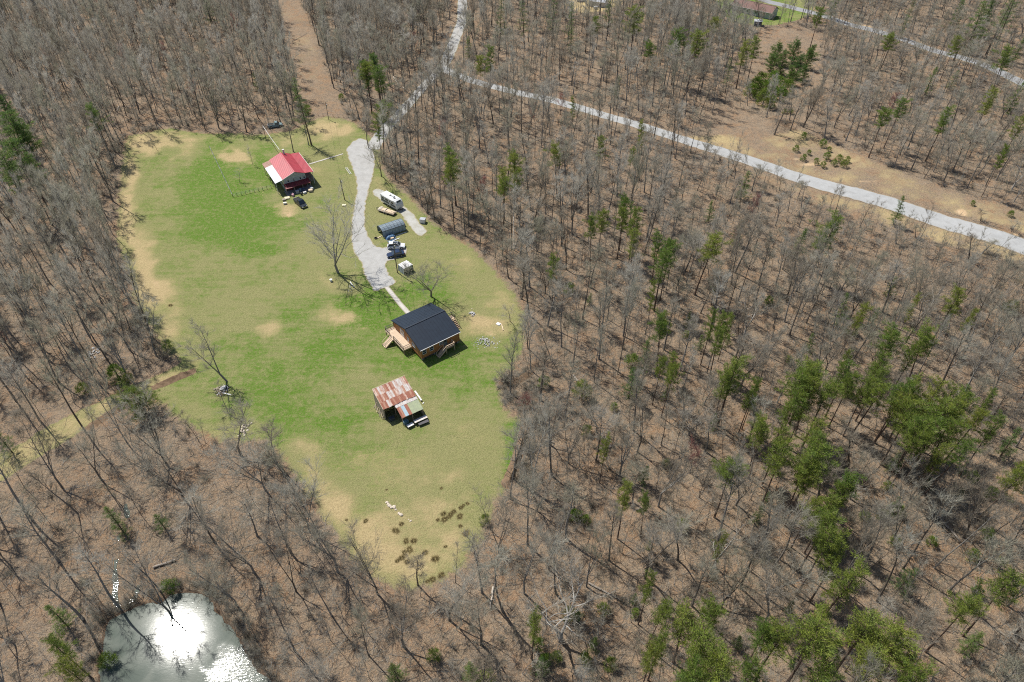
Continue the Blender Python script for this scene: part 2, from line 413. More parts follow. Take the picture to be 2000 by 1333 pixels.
lush = blobs([(430,330,70,60,.9),(460,415,100,60,1.1),(520,330,30,40,.8),(385,455,50,18,.5),(485,482,55,16,1.0),(495,345,35,30,.7),(560,300,30,14,.3),(725,605,80,40,1.05),(640,690,70,60,.55),(560,760,120,90,.6),(640,800,110,60,.5),(700,880,90,50,.35),(860,570,50,25,.5),(840,700,140,40,.5),(930,770,70,60,.35),(360,745,60,40,.45),(1005,890,20,60,.8),(590,620,70,50,.35),(795,565,45,25,.75),(1470,30,90,30,.7),(640,380,30,20,.35),(500,850,50,30,.3),(380,330,50,40,.5)])
lush = np.clip(lush * 1.2 + 0.20 + 0.7 * nz - 0.12 * sstep(760, 950, ppy), 0, 1.25)
straw = blobs([(300,270,90,30,.95),(240,400,22,130,1.0),(275,530,30,90,.95),(330,660,30,50,.7),(760,1110,200,60,.85),(640,1000,60,70,.75),(850,1000,120,50,.55),(760,900,160,50,.42),(900,850,80,50,.4),(600,880,50,40,.5),(250,350,22,60,.9),(252,440,26,70,.75),(300,575,40,50,.8),(335,625,30,40,.5),(457,300,38,20,1.0),(660,614,34,20,.9),(640,250,60,24,1.0),(560,272,30,14,.5),(620,330,30,15,.5),(560,405,45,20,.65),(780,930,140,50,.38),(750,1050,180,80,.62),(600,950,60,60,.62),(900,1060,60,60,.8),(920,520,55,40,.55),(980,590,40,40,.6),(940,640,60,30,.75),(420,875,60,35,.75),(522,642,30,14,.7),(870,930,90,30,.45),(640,560,30,25,.45),(700,350,16,40,.4),(745,365,14,20,.6),(740,420,20,30,.35),(450,770,20,12,.3),(230,760,60,30,.4),(480,720,16,10,.5),(700,640,16,8,.5)])
straw = np.clip(straw * (0.85 + 0.9 * nz) * f_lawn + f_track * (0.52 + 0.6 * nz) + f_strip * (0.16 + 0.5 * nz) + f_vu * (0.36 + 0.8 * nz) + f_vl * (0.30 + 0.8 * nz) + f_tc * 0.9, 0, 1)
clay = blobs([(530,388,30,16,.5),(562,418,30,12,.5),(640,352,22,12,.35),(300,552,15,22,.45),(960,655,30,10,.45),(795,565,10,6,.3),(735,378,12,10,.75),(1580,323,50,7,.85),(1545,312,30,5,.8),(1690,356,26,6,.8),(1880,418,14,6,1.0),(1985,458,10,5,1.0),(1440,300,40,4,.4),(1700,52,60,6,.5),(1950,140,40,8,.5),(1640,372,60,8,.4),(780,380,10,6,.2)])
clay = np.clip(clay * (0.9 + 0.9 * nz), 0, 1)
mud = blobs([(1050,770,40,30,.6),(1000,760,26,22,.7),(435,765,20,14,.8),(330,740,40,10,.5),(640,345,26,14,.55),(230,830,60,16,.5)]) * (0.9 + nz)
sp_ = np.zeros(gx.shape); k = inb & (gy < 100); sp_[k] = sstep(-1.6, 0.8, poly_sd(POND, gx[k], gy[k]))
mud = np.clip(np.maximum(mud, sp_), 0, 1)
nx, ny = len(xs), len(ys)
idx = np.arange(nx * ny).reshape(ny, nx)
quads = np.stack([idx[:-1, :-1], idx[:-1, 1:], idx[1:, 1:], idx[1:, :-1]], -1).reshape(-1, 4)
qx = gx[quads].mean(1); qy = gy[quads].mean(1)
qi = (np.abs(qx) < 330) & (qy > 15) & (qy < 460)
kind = np.zeros(len(quads), int)
s = np.full(len(quads), -99.0); s[qi] = poly_sd(LAWN, qx[qi], qy[qi]); kind[s > 0] = 1
s[qi] = poly_sd(TRACK, qx[qi], qy[qi]); kind[(s > 0) & (kind == 0)] = 2
s[qi] = poly_sd(STRIP, qx[qi], qy[qi]); kind[(s > 0) & (kind == 0)] = 3
s[qi] = np.maximum(poly_sd(VERGE_UP, qx[qi], qy[qi]), poly_sd(VERGE_LO, qx[qi], qy[qi])); kind[(s > 0) & (kind == 0)] = 4
for kk, nm in enumerate(('ground', 'lawn', 'grass_track', 'cleared_strip_ground', 'verge_ground')):
    q = quads[kind == kk]; u, inv = np.unique(q, return_inverse=True); inv = inv.reshape(-1, 4)
    me = bpy.data.meshes.new(nm)
    me.vertices.add(len(u)); me.vertices.foreach_set('co', np.stack([gx[u], gy[u], gz[u]], -1).astype(np.float32).ravel())
    me.loops.add(inv.size); me.loops.foreach_set('vertex_index', inv.ravel().astype(np.int32))
    me.polygons.add(len(inv)); me.polygons.foreach_set('loop_start', np.arange(0, inv.size, 4, dtype=np.int32))
    me.polygons.foreach_set('loop_total', np.full(len(inv), 4, np.int32))
    me.polygons.foreach_set('use_smooth', np.ones(len(inv), bool))
    me.update(calc_edges=True)
    for an, ch in (('cover', (grass, lush, straw)), ('soil', (clay, mud, grass * 0))):
        ca = me.color_attributes.new(an, 'FLOAT_COLOR', 'POINT')
        ca.data.foreach_set('color', np.stack([ch[0][u], ch[1][u], ch[2][u], np.ones(len(u))], -1).astype(np.float32).ravel())
    me.materials.append(M_GROUND)
    tag(link(nm, me), kind='structure')

# ------------------------------------------------------------------ roads and paths
def resample(pts, step):
    out = [np.array(pts[0])]
    for a, b in zip(pts[:-1], pts[1:]):
        a = np.array(a); b = np.array(b); L = np.hypot(*(b - a)); n = max(1, int(round(L / step)))
        for i in range(1, n + 1): out.append(a + (b - a) * i / n)
    return np.array(out)
def smooth_line(p, it=3):
    p = p.copy()
    for _ in range(it): p[1:-1] = 0.25 * p[:-2] + 0.5 * p[1:-1] + 0.25 * p[2:]
    return p
def ribbon(name, pts, width, mat, lift=0.035, nc=9, jit=0.25, kind='structure', crown=0.04):
    p = smooth_line(resample(pts, 1.5), 6)
    d = np.gradient(p, axis=0); d /= np.hypot(d[:, 0], d[:, 1])[:, None] + 1e-9; nrm = np.stack([-d[:, 1], d[:, 0]], -1)
    w = np.interp(np.linspace(0, 1, len(p)), np.linspace(0, 1, len(width)), width) if hasattr(width, '__len__') else np.full(len(p), width)
    mb = MB(); rows = []
    for i in range(len(p)):
        jl, jr = R.uniform(-jit, jit), R.uniform(-jit, jit); row = []
        for k in range(nc):
            t = k / (nc - 1) * 2 - 1; off = t * w[i] / 2 + (jl if k == 0 else jr if k == nc - 1 else 0)
            q = p[i] + nrm[i] * off; row.append((q[0], q[1], lift + crown * (1 - t * t)))
        rows.append(row)
    flat = np.array(rows).reshape(-1, 3); flat[:, 2] += terr(flat[:, 0], flat[:, 1])
    fs = [(i * nc + k, i * nc + k + 1, (i + 1) * nc + k + 1, (i + 1) * nc + k) for i in range(len(p) - 1) for k in range(nc - 1)]
    mb.add([tuple(v) for v in flat], [f[::-1] for f in fs])
    o = mb.build(name, mat, smooth=True); tag(o, kind=kind)
    tt = np.tile(np.arange(nc) / (nc - 1), len(p)); lane_attr(o.data, np.clip((1 - np.abs(tt * 2 - 1)) * 3.6, 0, 1), tt)
    return o
def area(name, poly, mat, lift=0.035, step=0.8, jit=0.2):
    import bmesh
    b = smooth_line(resample(list(poly) + [poly[0]], step), 1)[:-1]
    b += NR.uniform(-jit, jit, b.shape)
    lo, hi = b.min(0), b.max(0)
    X, Y = np.meshgrid(np.arange(lo[0], hi[0], step), np.arange(lo[1], hi[1], step)); X = X.ravel(); Y = Y.ravel()
    k = poly_sd(b, X, Y) > step * 0.6
    pts = np.concatenate([b, np.stack([X[k], Y[k]], -1)])
    from mathutils.geometry import delaunay_2d_cdt
    n = len(b)
    vs, es, fs, _, _, _ = delaunay_2d_cdt([Vector(p) for p in pts], [(i, (i + 1) % n) for i in range(n)], [], 1, 1e-5)
    v = np.array([[q.x, q.y] for q in vs]); z = terr(v[:, 0], v[:, 1]) + lift
    mb = MB(); mb.add([(a[0], a[1], c) for a, c in zip(v, z)], [tuple(f) for f in fs])
    me = mb.mesh(name, mat, True)
    bm = bmesh.new(); bm.from_mesh(me); bmesh.ops.recalc_face_normals(bm, faces=bm.faces)
    if sum(f.normal.z for f in bm.faces) < 0: bmesh.ops.reverse_faces(bm, faces=bm.faces)
    bm.to_mesh(me); bm.free()
    cv = np.array([v.co[:] for v in me.vertices]); lane_attr(me, np.clip(poly_sd(b, cv[:, 0], cv[:, 1]) / 0.55, 0, 1), np.zeros(len(cv)))
    return tag(link(name, me), kind='structure')

A = lambda L: [at(*p) for p in L]
ROAD = A([(905,-60),(903,0),(903,42),(889,76),(875,112),(863,134)])
ROAD2 = A([(866,133),(880,142),(920,158),(976,173),(1060,192),(1125,209),(1250,246),(1375,286),(1500,327),(1625,367),(1750,401),(1875,443),(2000,483),(2120,524)])
ROAD3 = A([(864,131),(848,147),(830,166),(805,196),(780,224),(752,252),(738,272),(726,292)])
PAVED = A([(1440,-14),(1500,4),(1537,12),(1612,33),(1700,58),(1750,73),(1850,106),(1925,128),(1987,158),(2070,190)])
ribbon('gravel_road', ROAD2, [4.8, 4.8, 5.2, 6.0, 7.4, 8.2], M_GRAVEL3, 0.05, crown=0.08)
ribbon('upper_gravel_road', ROAD, [5.0, 4.8, 5.0], M_GRAVEL, 0.042)
ribbon('lower_gravel_road', ROAD3, [4.8, 4.0, 4.2, 5.4], M_GRAVEL, 0.046)
ribbon('paved_road', PAVED, 7.4, M_ASPHALT, 0.05, crown=0.1)
DRIVE = A([(690,276),(705,270),(716,274),(724,284),(730,296),(733.5,313),(728,347),(724,362),(715,398),(712.4,428),(715,450),(722,464),(731,479),(742,484),(757,483),(790,478),(795,489),(792,500),(770,508),(757,511),(752,517),(757,531),(761,537),(777.6,552.4),(733,571),(722,556),(711.6,539),(705.6,516),(690,492),(685,470),(686,440),(690,410),(696,377),(696,355),(690,334),(679.5,308),(675,292)])
area('driveway', DRIVE, M_GRAVEL, 0.05)
PADP = A([(728,372),(738,367),(750,373),(795,407),(811,421),(821.6,439),(837,452),(824,462),(814,459),(800,444),(783,420),(764,405),(747,396),(737,386),(728,381)])
area('gravel_pad', PADP, M_GRAVEL2, 0.04)
ribbon('footpath', A([(755,561),(770,580),(785,598),(797,612)]), 1.3, M_CONC, 0.05, 3, 0.06, crown=0.01)
ribbon('narrow_footpath', A([(604,321),(620,316),(645,309),(670,301)]), 0.7, M_CONC, 0.06, 3, 0.12, crown=0.01)
CLEAR = [ROAD2, ROAD, ROAD3, PAVED]

# pond
def water_mat(name, wind=True):
    m, nt, b = nmat(name); P = geo_pos(nt)
    n1 = noise(nt, 0.35, 3, 0.55, 0.4, P); n2 = noise(nt, 2.6, 4, 0.6, 0.3, P)
    b.inputs['Base Color'].default_value = (0.045, 0.06, 0.05, 1)
    nt.links.new(mixc(nt, ramp(nt, n1, 0.35, 0.65), (0.105, 0.120, 0.100), (0.070, 0.088, 0.072)), b.inputs['Base Color'])
    b.inputs['IOR'].default_value = 1.333; b.inputs['Specular IOR Level'].default_value = 0.5
    g = nt.nodes.new('ShaderNodeVectorMath'); g.operation = 'MULTIPLY'; g.inputs[1].default_value = (0.75, 1.9, 1); nt.links.new(P, g.inputs[0])
    w = noise(nt, 2.4, 3, 0.55, 0.6, g.outputs[0])
    bn = nt.nodes.new('ShaderNodeBump'); bn.inputs['Distance'].default_value = 0.05; nt.links.new(w, bn.inputs['Height'])
    gx_, gy_ = unp(478, 1322, -0.55)      # breeze ruffles this corner of the pond
    vs = nt.nodes.new('ShaderNodeVectorMath'); vs.operation = 'DISTANCE'; vs.inputs[1].default_value = (gx_, gy_, -0.55); nt.links.new(P, vs.inputs[0])
    dd = maths(nt, 'ADD', vs.outputs['Value'], maths(nt, 'MULTIPLY', maths(nt, 'SUBTRACT', noise(nt, 0.5, 4, 0.6, 0.3, P), 0.5), 5.0))
    patch = maths(nt, 'SUBTRACT', 1.0, ramp(nt, dd, 3.5, 7.5))
    fleck = ramp(nt, noise(nt, 0.9, 3, 0.6, 0.6, g.outputs[0]), 0.62, 0.72)
    nt.links.new(maths(nt, 'ADD', maths(nt, 'ADD', maths(nt, 'MULTIPLY', patch, 0.22 if wind else 0.0), 0.024 if wind else 0.3), maths(nt, 'MULTIPLY', fleck, 0.03)), bn.inputs['Strength'])
    nt.links.new(maths(nt, 'ADD', 0.044, maths(nt, 'MULTIPLY', patch, 0.05)), b.inputs['Roughness'])
    nt.links.new(bn.outputs[0], b.inputs['Normal'])
    return m
M_STREAM = water_mat('stream_water', False)
M_WATER = water_mat('pond_water')
import bmesh as _bm
pb = smooth_line(resample(list(POND) + [POND[0]], 0.9), 2)[:-1]; pb = pb + NR.uniform(-.38, .38, pb.shape)
tw_ = np.arange(len(pb)); pb = pb + (np.sin(tw_ * .9) * .35 + np.sin(tw_ * .37 + 1) * .45)[:, None] * (pb - pb.mean(0)) / 12
cen = pb.mean(0); pb = cen + (pb - cen) * 1.012
mb = MB(); mb.add([(p[0], p[1], -0.55) for p in pb], [tuple(range(len(pb)))])
me = mb.mesh('pond_water', M_WATER)
bm = _bm.new(); bm.from_mesh(me); _bm.ops.recalc_face_normals(bm, faces=bm.faces)
if bm.faces[:][0].normal.z < 0: _bm.ops.reverse_faces(bm, faces=bm.faces)
_bm.ops.triangulate(bm, faces=bm.faces[:]); bm.to_mesh(me); bm.free()
tag(link('pond_water', me), kind='structure')
for ln, wd in (([(246,985),(244,992),(247,1003),(250,1012)], 0.7), ([(231,1047),(233,1056)], 0.5), ([(226,1094),(221,1112),(222,1128),(226,1146),(223,1162),(226,1180),(232,1192)], 0.8), ([(270,1143),(256,1150),(262,1156),(276,1160),(279,1168),(262,1176),(244,1184)], 0.7)):
    ribbon('stream_water', A(ln), wd, M_STREAM, 0.05, 3, 0.25, crown=0.0)

# ------------------------------------------------------------------ trees: prototypes
def vdir(az, el): return Vector((math.cos(az) * math.cos(el), math.sin(az) * math.cos(el), math.sin(el)))
def tri_twig(mb, p, d, L, w, rg):
    s = d.cross(Vector((rg.uniform(-1, 1), rg.uniform(-1, 1), rg.uniform(-1, 1))))
    if s.length < 1e-4: s = Vector((1, 0, 0))
    s = s.normalized() * (w / 2)
    mb.add([tuple(p - s), tuple(p + s), tuple(p + d * L)], [(0, 1, 2)])
def wander(p, d, L, n, rg, wob, up):
    pts = [p.copy()]; d = d.copy()
    for i in range(n):
        d = (d + Vector((rg.uniform(-wob, wob), rg.uniform(-wob, wob), rg.uniform(-wob, wob) + up))).normalized()
        p = p + d * (L / n); pts.append(p.copy())
    return pts, d
def bare_tree(seed, H, r0, first, spread, nl=13, fork=0, el=(0.45, 1.0), ntw=15, tw=0.036, wob=0.16, twl=(0.8, 1.9), lean=0.03):
    rg = random.Random(seed); T = MB(); C = MB()
    stems = [(Vector((0, 0, -0.4)), Vector((rg.uniform(-lean, lean), rg.uniform(-lean, lean), 1)).normalized(), H, r0)]
    if fork:
        zf = H * rg.uniform(0.12, 0.3); base = stems[0]
        T.tube([(0, 0, -0.4), base[1] * zf], [r0 * 1.25, r0], 7, False)
        stems = [(base[1] * zf * 0.96, (base[1] + vdir(rg.uniform(0, 6.28) + k * 6.28 / fork, 0) * rg.uniform(0.22, 0.42)).normalized(), (H - zf), r0 * 0.72) for k in range(fork)]
        nl = max(5, int(nl / fork) + 2)
    for (p0, d0, h, r) in stems:
        n = 9; pts, _ = wander(p0, d0, h, n, rg, 0.045, 0.01)
        rad = [r * (1.25 if i == 0 and not fork else 1) * (1 - 0.86 * (i / n) ** 1.15) for i in range(n + 1)]
        T.tube(pts, rad, 6)
        f0 = first if not fork else max(0.1, first - 0.2)
        for k in range(nl):
            t = f0 + (1 - f0) * (k + rg.uniform(0, 0.8)) / nl; t = min(t, 0.985)
            j = min(int(t * n), n - 1); q = pts[j].lerp(pts[j + 1], t * n - j); rr = rad[j]
            rel = (t - f0) / (1 - f0)
            L = spread * (0.75 + 0.5 * rg.random()) * (1.05 - 0.62 * rel) * (0.55 if rel < 0.08 else 1)
            az = k * 2.4 + rg.uniform(-0.6, 0.6); e = rg.uniform(*el) + 0.25 * rel
            bp, bd = wander(q, vdir(az, min(e, 1.4)), L, 5, rg, wob, 0.05)
            br = min(rr * 0.6, 0.024 * L + 0.03)
            T.tube(bp, [br * (1 - 0.8 * i / 5) for i in range(6)], 4, False)
            ns = 6 if L > 2.2 else 4
            for m in range(ns):
                u = 0.28 + 0.72 * (m + rg.random() * 0.8) / ns; u = min(u, 0.99); a = min(int(u * 5), 4)
                sp = bp[a].lerp(bp[a + 1], u * 5 - a); dd = (bp[a + 1] - bp[a]).normalized()
                sd = (dd + Vector((rg.uniform(-1, 1), rg.uniform(-1, 1), rg.uniform(-0.5, 0.9))) * 0.85).normalized()
                sL = L * rg.uniform(0.35, 0.75)
                sq, sdd = wander(sp, sd, sL, 3, rg, 0.22, 0.06)
                C.tube(sq, [br * 0.42, br * 0.33, br * 0.22, 0.012], 3, False)
                for _ in range(ntw):
                    v = rg.random() ** 0.7; a2 = min(int(v * 3), 2); tp = sq[a2].lerp(sq[a2 + 1], v * 3 - a2)
                    td = ((sq[a2 + 1] - sq[a2]).normalized() * 0.8 + Vector((rg.uniform(-1, 1), rg.uniform(-1, 1), rg.uniform(-0.25, 1.2))) * 0.75).normalized()
                    tri_twig(C, tp, td, rg.uniform(*twl), tw, rg)
            for _ in range(ntw // 3):
                tri_twig(C, bp[-1], (bd + Vector((rg.uniform(-1, 1), rg.uniform(-1, 1), rg.uniform(-0.3, 0.8))) * 0.6).normalized(), rg.uniform(*twl), tw, rg)
    return T, C
def clump(mb, p, out, size, n, rg, w):
    for _ in range(n):
        d = (out * 0.7 + Vector((rg.uniform(-1, 1), rg.uniform(-1, 1), rg.uniform(-0.5, 1.0)))).normalized()
        q = p + Vector((rg.uniform(-1, 1), rg.uniform(-1, 1), rg.uniform(-0.6, 0.6))) * size * 0.7
        tri_twig(mb, q, d, size * rg.uniform(0.7, 1.25), w, rg)
def pine_tree(seed, H=18.0, r0=0.19, base=0.52, rad=2.9, nb=34, nc=8, conic=False, size=0.46, nn=17, w=0.075):
    rg = random.Random(seed); T = MB(); C = MB()
    pts, _ = wander(Vector((0, 0, -0.4)), Vector((rg.uniform(-.03, .03), rg.uniform(-.03, .03), 1)).normalized(), H, 8, rg, 0.03, 0.01)
    rr = [r0 * (1.2 if i == 0 else 1) * (1 - 0.85 * i / 8) for i in range(9)]
    T.tube(pts, rr, 6)
    if not conic:
        for k in range(5):
            t = rg.uniform(0.3, base); j = int(t * 8); q = pts[j].lerp(pts[j + 1], t * 8 - j)
            bp, _ = wander(q, vdir(rg.uniform(0, 6.28), rg.uniform(-0.1, 0.4)), rg.uniform(0.6, 1.6), 2, rg, 0.2, 0)
            T.tube(bp, [0.03, 0.025, 0.01], 3, False)
    lump = [rg.uniform(0.4, 1.3) for _ in range(9)]
    for k in range(nb):
        t = base + (0.985 - base) * (k + rg.random() * 0.7) / nb; j = min(int(t * 8), 7); q = pts[j].lerp(pts[j + 1], t * 8 - j)
        rel = (t - base) / (1 - base); az = k * 2.4 + rg.uniform(-.5, .5)
        if conic: prof = (1 - rel) ** 0.8 * 0.95 + 0.08; e = rg.uniform(-0.15, 0.3)
        else: prof = math.sqrt(max(0.04, 1 - (2 * rel - 0.75) ** 2 / 1.65)) ; e = rg.uniform(0.0, 0.55) + 0.35 * rel
        L = rad * prof * rg.uniform(0.55, 1.15) * lump[int((az % 6.283) / 0.7 + rel * 4) % 9]
        bp, bd = wander(q, vdir(az, e), L, 3, rg, 0.14, 0.03)
        T.tube(bp, [min(rr[j] * .5, 0.05), 0.035, 0.025, 0.012], 3, False)
        m = max(2, int(nc * L / rad + 0.5))
        for i in range(m):
            u = 0.25 + 0.75 * (i + rg.random() * .6) / m; u = min(u, 0.999); a = min(int(u * 3), 2); cp_ = bp[a].lerp(bp[a + 1], u * 3 - a)
            cp_ = cp_ + Vector((rg.uniform(-1, 1), rg.uniform(-1, 1), rg.uniform(-.3, .5))) * 0.28 * L * (0.4 if conic else 0.55)
            clump(C, cp_, (bd + Vector((0, 0, 0.5))).normalized(), size * rg.uniform(.8, 1.25), nn, rg, w)
    return T, C
def bush(seed, H=2.2, rad=1.1, n=70, nn=16, size=0.32, w=0.06):
    rg = random.Random(seed); T = MB(); C = MB()
    for k in range(5):
        bp, _ = wander(Vector((0, 0, -.1)), vdir(rg.uniform(0, 6.28), rg.uniform(.9, 1.4)), H * .8, 3, rg, .15, .05)
        T.tube(bp, [.05, .035, .02, .01], 3, False)
    for k in range(n):
        z = rg.random() ** 0.8; r = rad * math.sqrt(max(.05, 1 - (z * 1.5 - .5) ** 2)) * rg.random() ** .4; a = rg.uniform(0, 6.28)
        clump(C, Vector((math.cos(a) * r, math.sin(a) * r, .15 + z * H * .9)), Vector((math.cos(a), math.sin(a), .6)), size, nn, rg, w)
    return T, C
def twig_bush(seed, H=2.0, n=26, ntw=14, tw=0.024):
    rg = random.Random(seed); T = MB(); C = MB()
    for k in range(n):
        bp, bd = wander(Vector((rg.uniform(-.3, .3), rg.uniform(-.3, .3), -.05)), vdir(rg.uniform(0, 6.28), rg.uniform(.5, 1.45)), H * rg.uniform(.6, 1.1), 3, rg, .18, .03)
        T.tube(bp, [.022, .018, .013, .006], 3, False)
        for _ in range(ntw):
            v = rg.uniform(.25, 1); a = min(int(v * 3), 2)
            tri_twig(C, bp[a].lerp(bp[a + 1], v * 3 - a), (bd + Vector((rg.uniform(-1, 1), rg.uniform(-1, 1), rg.uniform(-.3, .8)))).normalized(), H * rg.uniform(.15, .4), tw, rg)
    return T, C

class Proto: pass
def proto(tc, mt, mc, H, rad):
    p = Proto(); p.trunk = tc[0].mesh('trunk', mt); p.crown = tc[1].mesh('crown', mc); p.H = H; p.rad = rad
    return p
FOREST = [proto(bare_tree(100 + i, 18, 0.15 + 0.03 * (i % 3), 0.42 + 0.05 * (i % 5), 2.6 + .35 * (i % 4), 10 + i % 6, 0, (0.55 + .08 * (i % 3), 1.1), 12 + 2 * (i % 4), lean=.03 + .05 * (i % 4 == 3)), M_BARK, M_TWIG, 18, 3) for i in range(14)]
FORKED = [proto(bare_tree(140 + i, 17, 0.17, 0.4, 3.4, 14, 2 + i % 2, (0.45, 1.0)), M_BARK, M_TWIG, 17, 4) for i in range(3)]
OPEN = [proto(bare_tree(160 + i, 17, 0.165, 0.30, 6.0, 18, 3 if i != 1 else 2, (0.5, 1.05), 15), M_BARK, M_TWIG, 17, 5) for i in range(3)]
PALE = [proto(bare_tree(180 + i, 16, 0.24, 0.36, 5.2, 12, 2, (0.3, 0.9), 11, 0.045, 0.3), M_WHITE_BARK, M_TWIG, 16, 5) for i in range(2)]
BUD = [proto(bare_tree(190 + i, 10, 0.10, 0.35, 2.4, 11, 0, (0.5, 1.0), 12, 0.045), M_BARK, M_RED_TWIG, 10, 2.4) for i in range(1)]
SAPL = [proto(bare_tree(200 + i, 8, 0.055, 0.28, 1.7, 9, 0, (0.5, 1.1), 8, 0.026, 0.16, (0.5, 1.1), 0.08), M_BARK, M_TWIG, 8, 1.7) for i in range(4)]
PINES = [proto(pine_tree(300 + i, 18, 0.19, 0.48 + 0.045 * i, 2.9, 40), M_PINE_BARK, M_PINE, 18, 2.9) for i in range(5)]
FIRS = [proto(pine_tree(330 + i, 11, 0.15, 0.08, 2.4, 52, 6, True, 0.36, 17, 0.06), M_PINE_BARK, M_FIR, 11, 2.4) for i in range(3)]
WHITEP = [proto(pine_tree(350 + i, 19, 0.2, 0.28, 3.0, 44, 5, True, 0.5, 14, 0.05), M_PINE_BARK, M_FIR, 19, 3.0) for i in range(2)]
ROUNDE = [proto(pine_tree(380 + i, 9, 0.16, 0.06, 3.4, 70, 8, False, 0.42, 16, 0.08), M_PINE_BARK, M_FIR, 9, 3.4) for i in range(2)]
DARKP = [proto(pine_tree(390 + i, 18, 0.19, 0.45 + 0.05 * i, 2.9, 46), M_PINE_BARK, M_FIR, 18, 2.9) for i in range(3)]
CEDAR = [proto(pine_tree(370, 8, 0.16, 0.10, 3.6, 60, 8, False, 0.42, 20, 0.07), M_PINE_BARK, M_PINE, 8, 3.6)]
BUSHES = [proto(bush(400 + i), M_BARK, M_BUSH, 2.2, 1.1) for i in range(3)]
TWIGB = [proto(twig_bush(420 + i), M_BARK, M_TWIG, 2.0, 1.3) for i in range(3)]

def plant(name, pr, x, y, h, rad, rz, label, cat, group, lean=(0, 0)):
    z = tz(x, y)
    o = link(name, None); o.location = (x, y, z); o.rotation_mode = 'ZYX'; o.rotation_euler = (lean[0], lean[1], rz)
    o.scale = (rad / pr.rad, rad / pr.rad, h / pr.H)
    tag(o, label, cat, group); link('trunk', pr.trunk, o); link('crown', pr.crown, o)
    return o

# ---- where in the photograph's own terms a plant stands
def place(px, py):
    if px < 560 and py < 640 and not (px > 230 and py > 260): return 'far left woods' if py < 290 else 'left edge woods'
    if px < 330 and py < 760: return 'left edge woods'
    if px < 560 and py > 1120: return 'pond bank'
    if px < 720 and py > 760: return 'woods above the pond'
    if px < 1000 and py > 1100: return 'woods below the lawn'
    if py < 140 and px < 880: return 'woods left of lane'
    if py < 240 and px < 800: return 'woods beside cleared strip'
    if px > 880 and py < 150 + (px - 880) * 0.30: return 'woods beyond gravel road'
    if px < 1130 and py < 560: return 'woods right of driveway'
    if py < 640: return 'woods below gravel road'
    if py < 930 and px < 1250: return 'woods right of lawn'
    if py < 930: return 'open right hand woods'
    if px > 1450: return 'lower right woods'
    return 'bottom woods'
ORD = 'leftmost second third fourth fifth sixth seventh eighth ninth tenth'.split()
ROWS = 'nearest second third fourth fifth sixth seventh eighth ninth tenth'.split()
POOL = {}
def pool(o, word, pl, px, py): POOL.setdefault((word, pl), []).append((py, px, o))
def name_pool():
    """labels that single each plant out: row counted from the viewer, place in the row counted from the left"""
    for (word, pl), L in POOL.items():
        L.sort(key=lambda c: -c[0]); nrow = max(1, math.ceil(len(L) / 8)); k = math.ceil(len(L) / nrow)
        for r in range(nrow):
            row = sorted(L[r * k:(r + 1) * k], key=lambda c: c[1])
            for i, (_, _, o) in enumerate(row):
                pos = '' if len(row) == 1 else ORD[i] + (' from left' if i else '')
                rw = '' if nrow == 1 else ROWS[min(r, 9)] + ' row, '
                o['label'] = (word + (', ' + pos + ' in ' if pos else ' in ') + rw + ('the ' + pl)).replace('  ', ' ')

# ------------------------------------------------------------------ evergreens
EV = []
def ev(kind, *pts): EV.extend([(kind,) + p for p in pts])
ev('P', (715,142,16),(742,150,19),(733,125,13),(738,225,18),(736,242,13),(955,110,14),(935,125,10),(1240,38,20),(1162,50,10),(1268,100,11),(1325,80,17),(1357,88,19),(1395,52,12),(1455,95,15),(1475,92,12),(1255,255,10),(1175,285,12),(1230,305,8),(1120,205,8),(1735,85,12),(1600,30,12),(1865,88,10),(1970,118,16),(1845,230,18),(1755,215,14),(1725,232,14),(1935,195,17),(1995,235,14),(1958,305,9),
   (1618,445,26),(1865,585,18),(1378,480,24),(1220,407,13),(1175,430,14),(1160,447,12),(1240,432,16),(1215,425,14),(1240,470,18),(1287,472,17),(1295,507,22),(1306,495,16),(1082,520,14),(1005,322,15),(1010,350,13),(1092,305,15),(1275,570,10),(1297,627,10),(1390,628,14),(885,308,22),(880,332,17),(985,345,18),(983,362,15),
   (1300,640,18),(1404,640,15),(1408,655,17),(1315,708,14),(1310,728,14),(1290,712,12),(1435,720,30),(1420,738,20),(1425,925,26),(1492,843,17),(1475,762,14),(1222,968,21),
   (1580,735,25),(1597,747,27),(1557,757,26),(1577,775,26),(1610,775,24),(1550,795,24),(1652,727,20),(1658,750,18),(1690,765,18),(1470,765,14),(1737,670,24),(1817,675,26),(1785,684,15),(1718,714,18),(1715,735,20),(1705,765,22),(1790,765,24),(1760,770,24),(1820,770,24),(1847,780,22),(1880,788,20),(1745,792,24),
   (1775,815,26),(1805,822,26),(1835,815,26),(1872,822,24),(1902,815,18),(1790,845,26),(1827,845,27),(1857,845,24),(1790,867,20),(1865,878,22),(1835,889,20),(1940,837,20),(1982,925,24),
   (1497,845,20),(1524,860,22),(1527,893,26),(1595,893,32),(1595,857,22),(1572,920,27),(1572,943,23),(1655,942,26),(1643,958,24),(1587,987,20),(1617,995,24),
   (1610,1023,30),(1607,1072,28),(1656,1127,34),(1630,1095,24),(1695,1225,42),(1744,1264,44),(1591,1251,44),(1519,1251,28),(1610,1209,24),(1708,1292,40),(1607,1319,30),(1961,1160,30),(1883,1192,26),
   (1345,1212,34),(1400,1190,26),(1380,1255,42),(1400,1302,40),(1285,1190,20),(1290,1252,22),(1272,1282,20),(1267,1142,16),(1490,1237,26),(1042,1215,21),(110,1255,24),(150,1310,22),(1350,1330,30),(1460,1320,24),(1780,1330,30))
